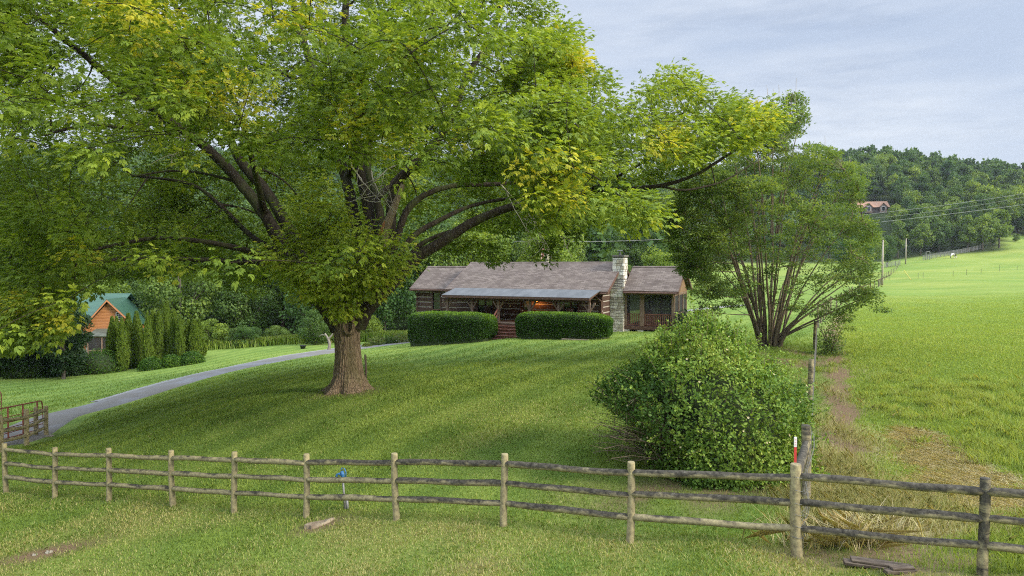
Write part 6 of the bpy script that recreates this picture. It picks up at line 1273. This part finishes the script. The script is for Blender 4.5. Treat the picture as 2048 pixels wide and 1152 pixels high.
# the rest of the hill reads as one mass
fv, ff, ft_, nv = [], [], [], 0
low = [crown_vf(400 + s, 5.2, 11.0, 16, 46, 1.15, shape=s % 2)[:3] for s in range(3)]
spots = list(rest)
for Yv in np.arange(120, 440, 10.0):
    for x in np.arange(-.85 * Yv - 10, .92 * Yv + 10, 10.4):
        xx, yy = x + rg.uniform(-3.5, 3.5), Yv + rg.uniform(-3.5, 3.5); p_, q_ = proj(np.array([xx, yy, gz(xx, yy) + 8]))
        if Yv < 262:
            if p_ > 1320 or p_ < -700: continue
        elif (1250 < p_ < 1400 or 1640 < p_ < 2110): continue
        if xx > .62 * yy and yy < 275 : continue
        spots.append((xx, yy))
print('mass trees', len(spots))
for x, y in spots:
    V, Fq, tn = low[rg.integers(0, 3)]; a = rg.uniform(0, 6.28); s = rg.uniform(.85, 1.25); Vr = V * [s, s, s * rg.uniform(.95, 1.25)]; Vr = np.stack([Vr[:, 0] * math.cos(a) - Vr[:, 1] * math.sin(a), Vr[:, 0] * math.sin(a) + Vr[:, 1] * math.cos(a), Vr[:, 2]], -1) + [x, y, gz(x, y) + 1.2]
    fv.append(Vr.astype(np.float32)); ff.append(Fq + nv); ft_.append(np.clip(tn + rg.normal(0, .12), 0, .85)); nv += len(Vr)
wd_ = mesh_np('distant_woods', np.vstack(fv), np.vstack(ff), M['forest'], attr={'tint': ('FACE', np.concatenate(ft_))}); tag(wd_, kind='stuff')

# ------------------------------------------------------------------ grass
def blades(name, X, Y, h, w, tint, mat, lean=.35, bend=True, lift=0.0, zoff=None):
    n = len(X); Z = gzn(X, Y) + lift; a = rng.uniform(0, 6.28, n); s = np.stack([np.cos(a), np.sin(a), 0 * a], -1); l = np.stack([np.cos(a + 1.57 + rng.normal(0, .6, n)), np.sin(a + 1.57 + rng.normal(0, .6, n)), 0 * a], -1) * (lean * rng.uniform(.1, 1.6, n))[:, None]
    b = np.stack([X, Y, Z], -1); up = np.array([0, 0, 1.0]); h = h[:, None]; w = w[:, None]
    V = np.stack([b - s * w * .5, b + s * w * .5, b + (up * .62 + l * .35) * h + s * w * .4, b + (up + l) * h, b + (up * .62 + l * .35) * h - s * w * .4], 1).reshape(-1, 3)
    return mesh_np(name, V, np.arange(5 * n).reshape(n, 5), mat, attr={'tint': ('FACE', tint)})
M['blade'] = mat_leaf('lawn blades', [(.11, .19, .03), (.205, .30, .05), (.34, .42, .085), (.52, .46, .22)], .3, .3, .8)
M['tall'] = mat_leaf('pasture blades', [(.145, .23, .045), (.27, .37, .075), (.41, .48, .12), (.60, .54, .28)], .3, .35, .5)
M['strawb'] = mat_leaf('dry blades', [(.20, .24, .06), (.36, .36, .12), (.56, .49, .24), (.68, .58, .36)], .4, .2, 1.5, rough=.8)
def sample(n, y0, y1, k=1.6, tmin=-.85, tmax=.85):
    u = rng.uniform(0, 1, n); Y = (y0 ** (2 - k) + u * (y1 ** (2 - k) - y0 ** (2 - k))) ** (1 / (2 - k)) if k != 2 else y0 * (y1 / y0) ** u; return rng.uniform(tmin, tmax, n) * Y, Y
X, Y = sample(760000, 7.0, 58, 1.85, -1.1, .95); pa_, so_, st_, dr_ = masks(X, Y); q_ = rng.uniform(size=len(X))
keep = (pa_ < .5) & (q_ > so_ * .9) & (q_ > st_ * .8); DRc = smooth_path(np.array([(p[0], p[1], 0) for p in DR]), 4)[:, :2]; dd_, _ = seg_dist(X, Y, DRc); keep &= dd_ > 1.95; keep &= rng.uniform(size=len(X)) < np.interp(Y, [24, 58], [1, .1])
X1, Y1, d1 = X[keep], Y[keep], dr_[keep]; sc = np.clip(Y1 / 12, .9, 3.0); n = len(X1); front1 = Y1 < np.interp(X1, FL[::-1, 0], FL[::-1, 1])
hh_ = rng.uniform(.022, .055, n) * np.where(front1, 1.15, 1.0) * (1 + .5 * np.clip(wob(np.stack([X1, Y1], -1), .8, 12), -.5, 1)); t1_ = .40 + .20 * wob(np.stack([X1, Y1], -1), .7, 14) + .10 * wob(np.stack([X1, Y1], -1), 2.6, 16) + .18 * (mow(X1, Y1) - .5) * (~front1) + rng.normal(0, .09, n); t1_ = np.where(rng.uniform(size=n) < d1 * .62, .93, t1_)
gl = blades('lawn_grass', X1, Y1, hh_ * sc ** .5, .009 * sc * rng.uniform(.7, 1.3, n), np.clip(t1_, 0, 1), M['blade'], .8); tag(gl, kind='stuff'); print('blades', n)
X, Y = sample(760000, 7.5, 95, 1.75, .36, 1.25); pa_, so_, st_, dr_ = masks(X, Y); q_ = rng.uniform(size=len(X)); keep = (pa_ > .45) & (q_ > so_) & (q_ > st_ * 2.2); X2, Y2 = X[keep], Y[keep]; n = len(X2); sc = np.clip(Y2 / 13, .9, 3.2); cl_ = wob(np.stack([X2, Y2], -1), .7, 15)
h2_ = rng.uniform(.05, .12, n) * (1 + .7 * np.clip(cl_, -.4, 1)) * np.interp(Y2, [14, 60, 95], [1, .7, .15]); gt = blades('pasture_grass', X2, Y2, h2_ * sc ** .15, .011 * sc * rng.uniform(.7, 1.4, n), np.clip(.42 + .16 * cl_ + rng.normal(0, .12, n) + .25 * st_[keep], 0, 1), M['tall'], .55); tag(gt, kind='stuff'); print('pasture', n)
# coarse clumps in the pasture
cx_ = []; 
for px_, py_, k_, s_ in ((1900, 790, 26, 1.1), (1830, 800, 14, .8), (1980, 840, 26, 1.0), (2020, 890, 20, .8), (1880, 815, 16, .9), (1790, 760, 10, 1.0), (1960, 780, 16, 1.3), (2030, 800, 16, 1.2), (1730, 740, 10, 1.5), (2000, 910, 14, .6)):
    c = gp(px_, py_)
    for k in range(k_): cx_.append((c[0] + rng.normal(0, s_), c[1] + rng.normal(0, s_ * 1.2)))
cx_ = np.array(cx_); idx = np.repeat(np.arange(len(cx_)), 90); X3 = cx_[idx, 0] + rng.normal(0, .12, len(idx)); Y3 = cx_[idx, 1] + rng.normal(0, .12, len(idx)); n = len(X3)
gc = blades('coarse_grass', X3, Y3, rng.uniform(.12, .28, n), np.full(n, .009), np.clip(.62 + rng.normal(0, .1, n), 0, .85), M['tall'], .6); tag(gc, kind='stuff')
# straw coloured grass at the corner and cut hay lying in the pasture
def patch(name, spec, h, w, per, mat, lean, tm):
    XX, YY = [], []
    for px_, py_, sx_, sy_, k_ in spec:
        k_ = int(k_ * 1.9); c = gp(px_, py_); XX.append(c[0] + rng.normal(0, sx_, k_)); YY.append(c[1] + rng.normal(0, sy_, k_))
    X_, Y_ = np.concatenate(XX), np.concatenate(YY); 
    if per: ok_ = Y_ > np.interp(X_, FL[::-1, 0], FL[::-1, 1]) - .25; X_, Y_ = X_[ok_], Y_[ok_]
    n = len(X_); o = blades(name, X_, Y_, rng.uniform(h[0], h[1], n), np.full(n, w), np.clip(rng.normal(tm, .2, n), 0, 1), mat, lean); tag(o, kind='stuff'); return o
patch('dry_grass', [(1680, 1000, .55, .5, 9000), (1660, 930, .4, .8, 5500), (1760, 1000, .6, .4, 5500), (1690, 870, .3, 1.2, 2000), (1840, 1030, .6, .3, 1600), (1700, 1050, .5, .25, 4500), (1670, 790, .25, 1.8, 900), (1960, 1060, .8, .3, 1300)], (.06, .24), .0036, True, M['strawb'], .7, .45)
patch('cut_hay', [(1850, 890, .3, .5, 3000), (1870, 920, .4, .5, 3200), (1920, 960, .45, .35, 3600), (1990, 990, .5, .3, 3200), (2045, 1015, .4, .3, 2200), (1830, 870, .2, .4, 1200), (1860, 990, .6, .3, 1200), (1800, 1050, .8, .2, 1200)], (.03, .08), .006, False, M['strawb'], 4.0, .8)
patch('dead_stalks', [(1690, 1090, .5, .12, 260), (1740, 1080, .3, .12, 160)], (.2, .5), .012, False, M['strawb'], 1.2, .75)
patch('wood_edge_weeds', [(px_, py_, 1.6, .5, 1300) for px_, py_ in ((430, 696), (480, 693), (530, 690), (580, 687), (640, 685), (700, 683), (780, 678))], (.3, .9), .07, False, M['blade'], .4, .4)

# ------------------------------------------------------------------ summer haze
hz = MB(); hz.box(-900, 1150, -200, 1290, -60, 84); ho = hz.build('haze'); tag(ho, kind='stuff')
m, t, L = nm('summer haze'); pv = t.nodes.new('ShaderNodeVolumePrincipled'); pv.inputs['Color'].default_value = (.80, .88, 1.0, 1); pv.inputs['Density'].default_value = .00012; pv.inputs['Anisotropy'].default_value = .2
o_ = t.nodes.new('ShaderNodeOutputMaterial'); L(pv.outputs[0], o_.inputs['Volume']); ho.data.materials.append(m)
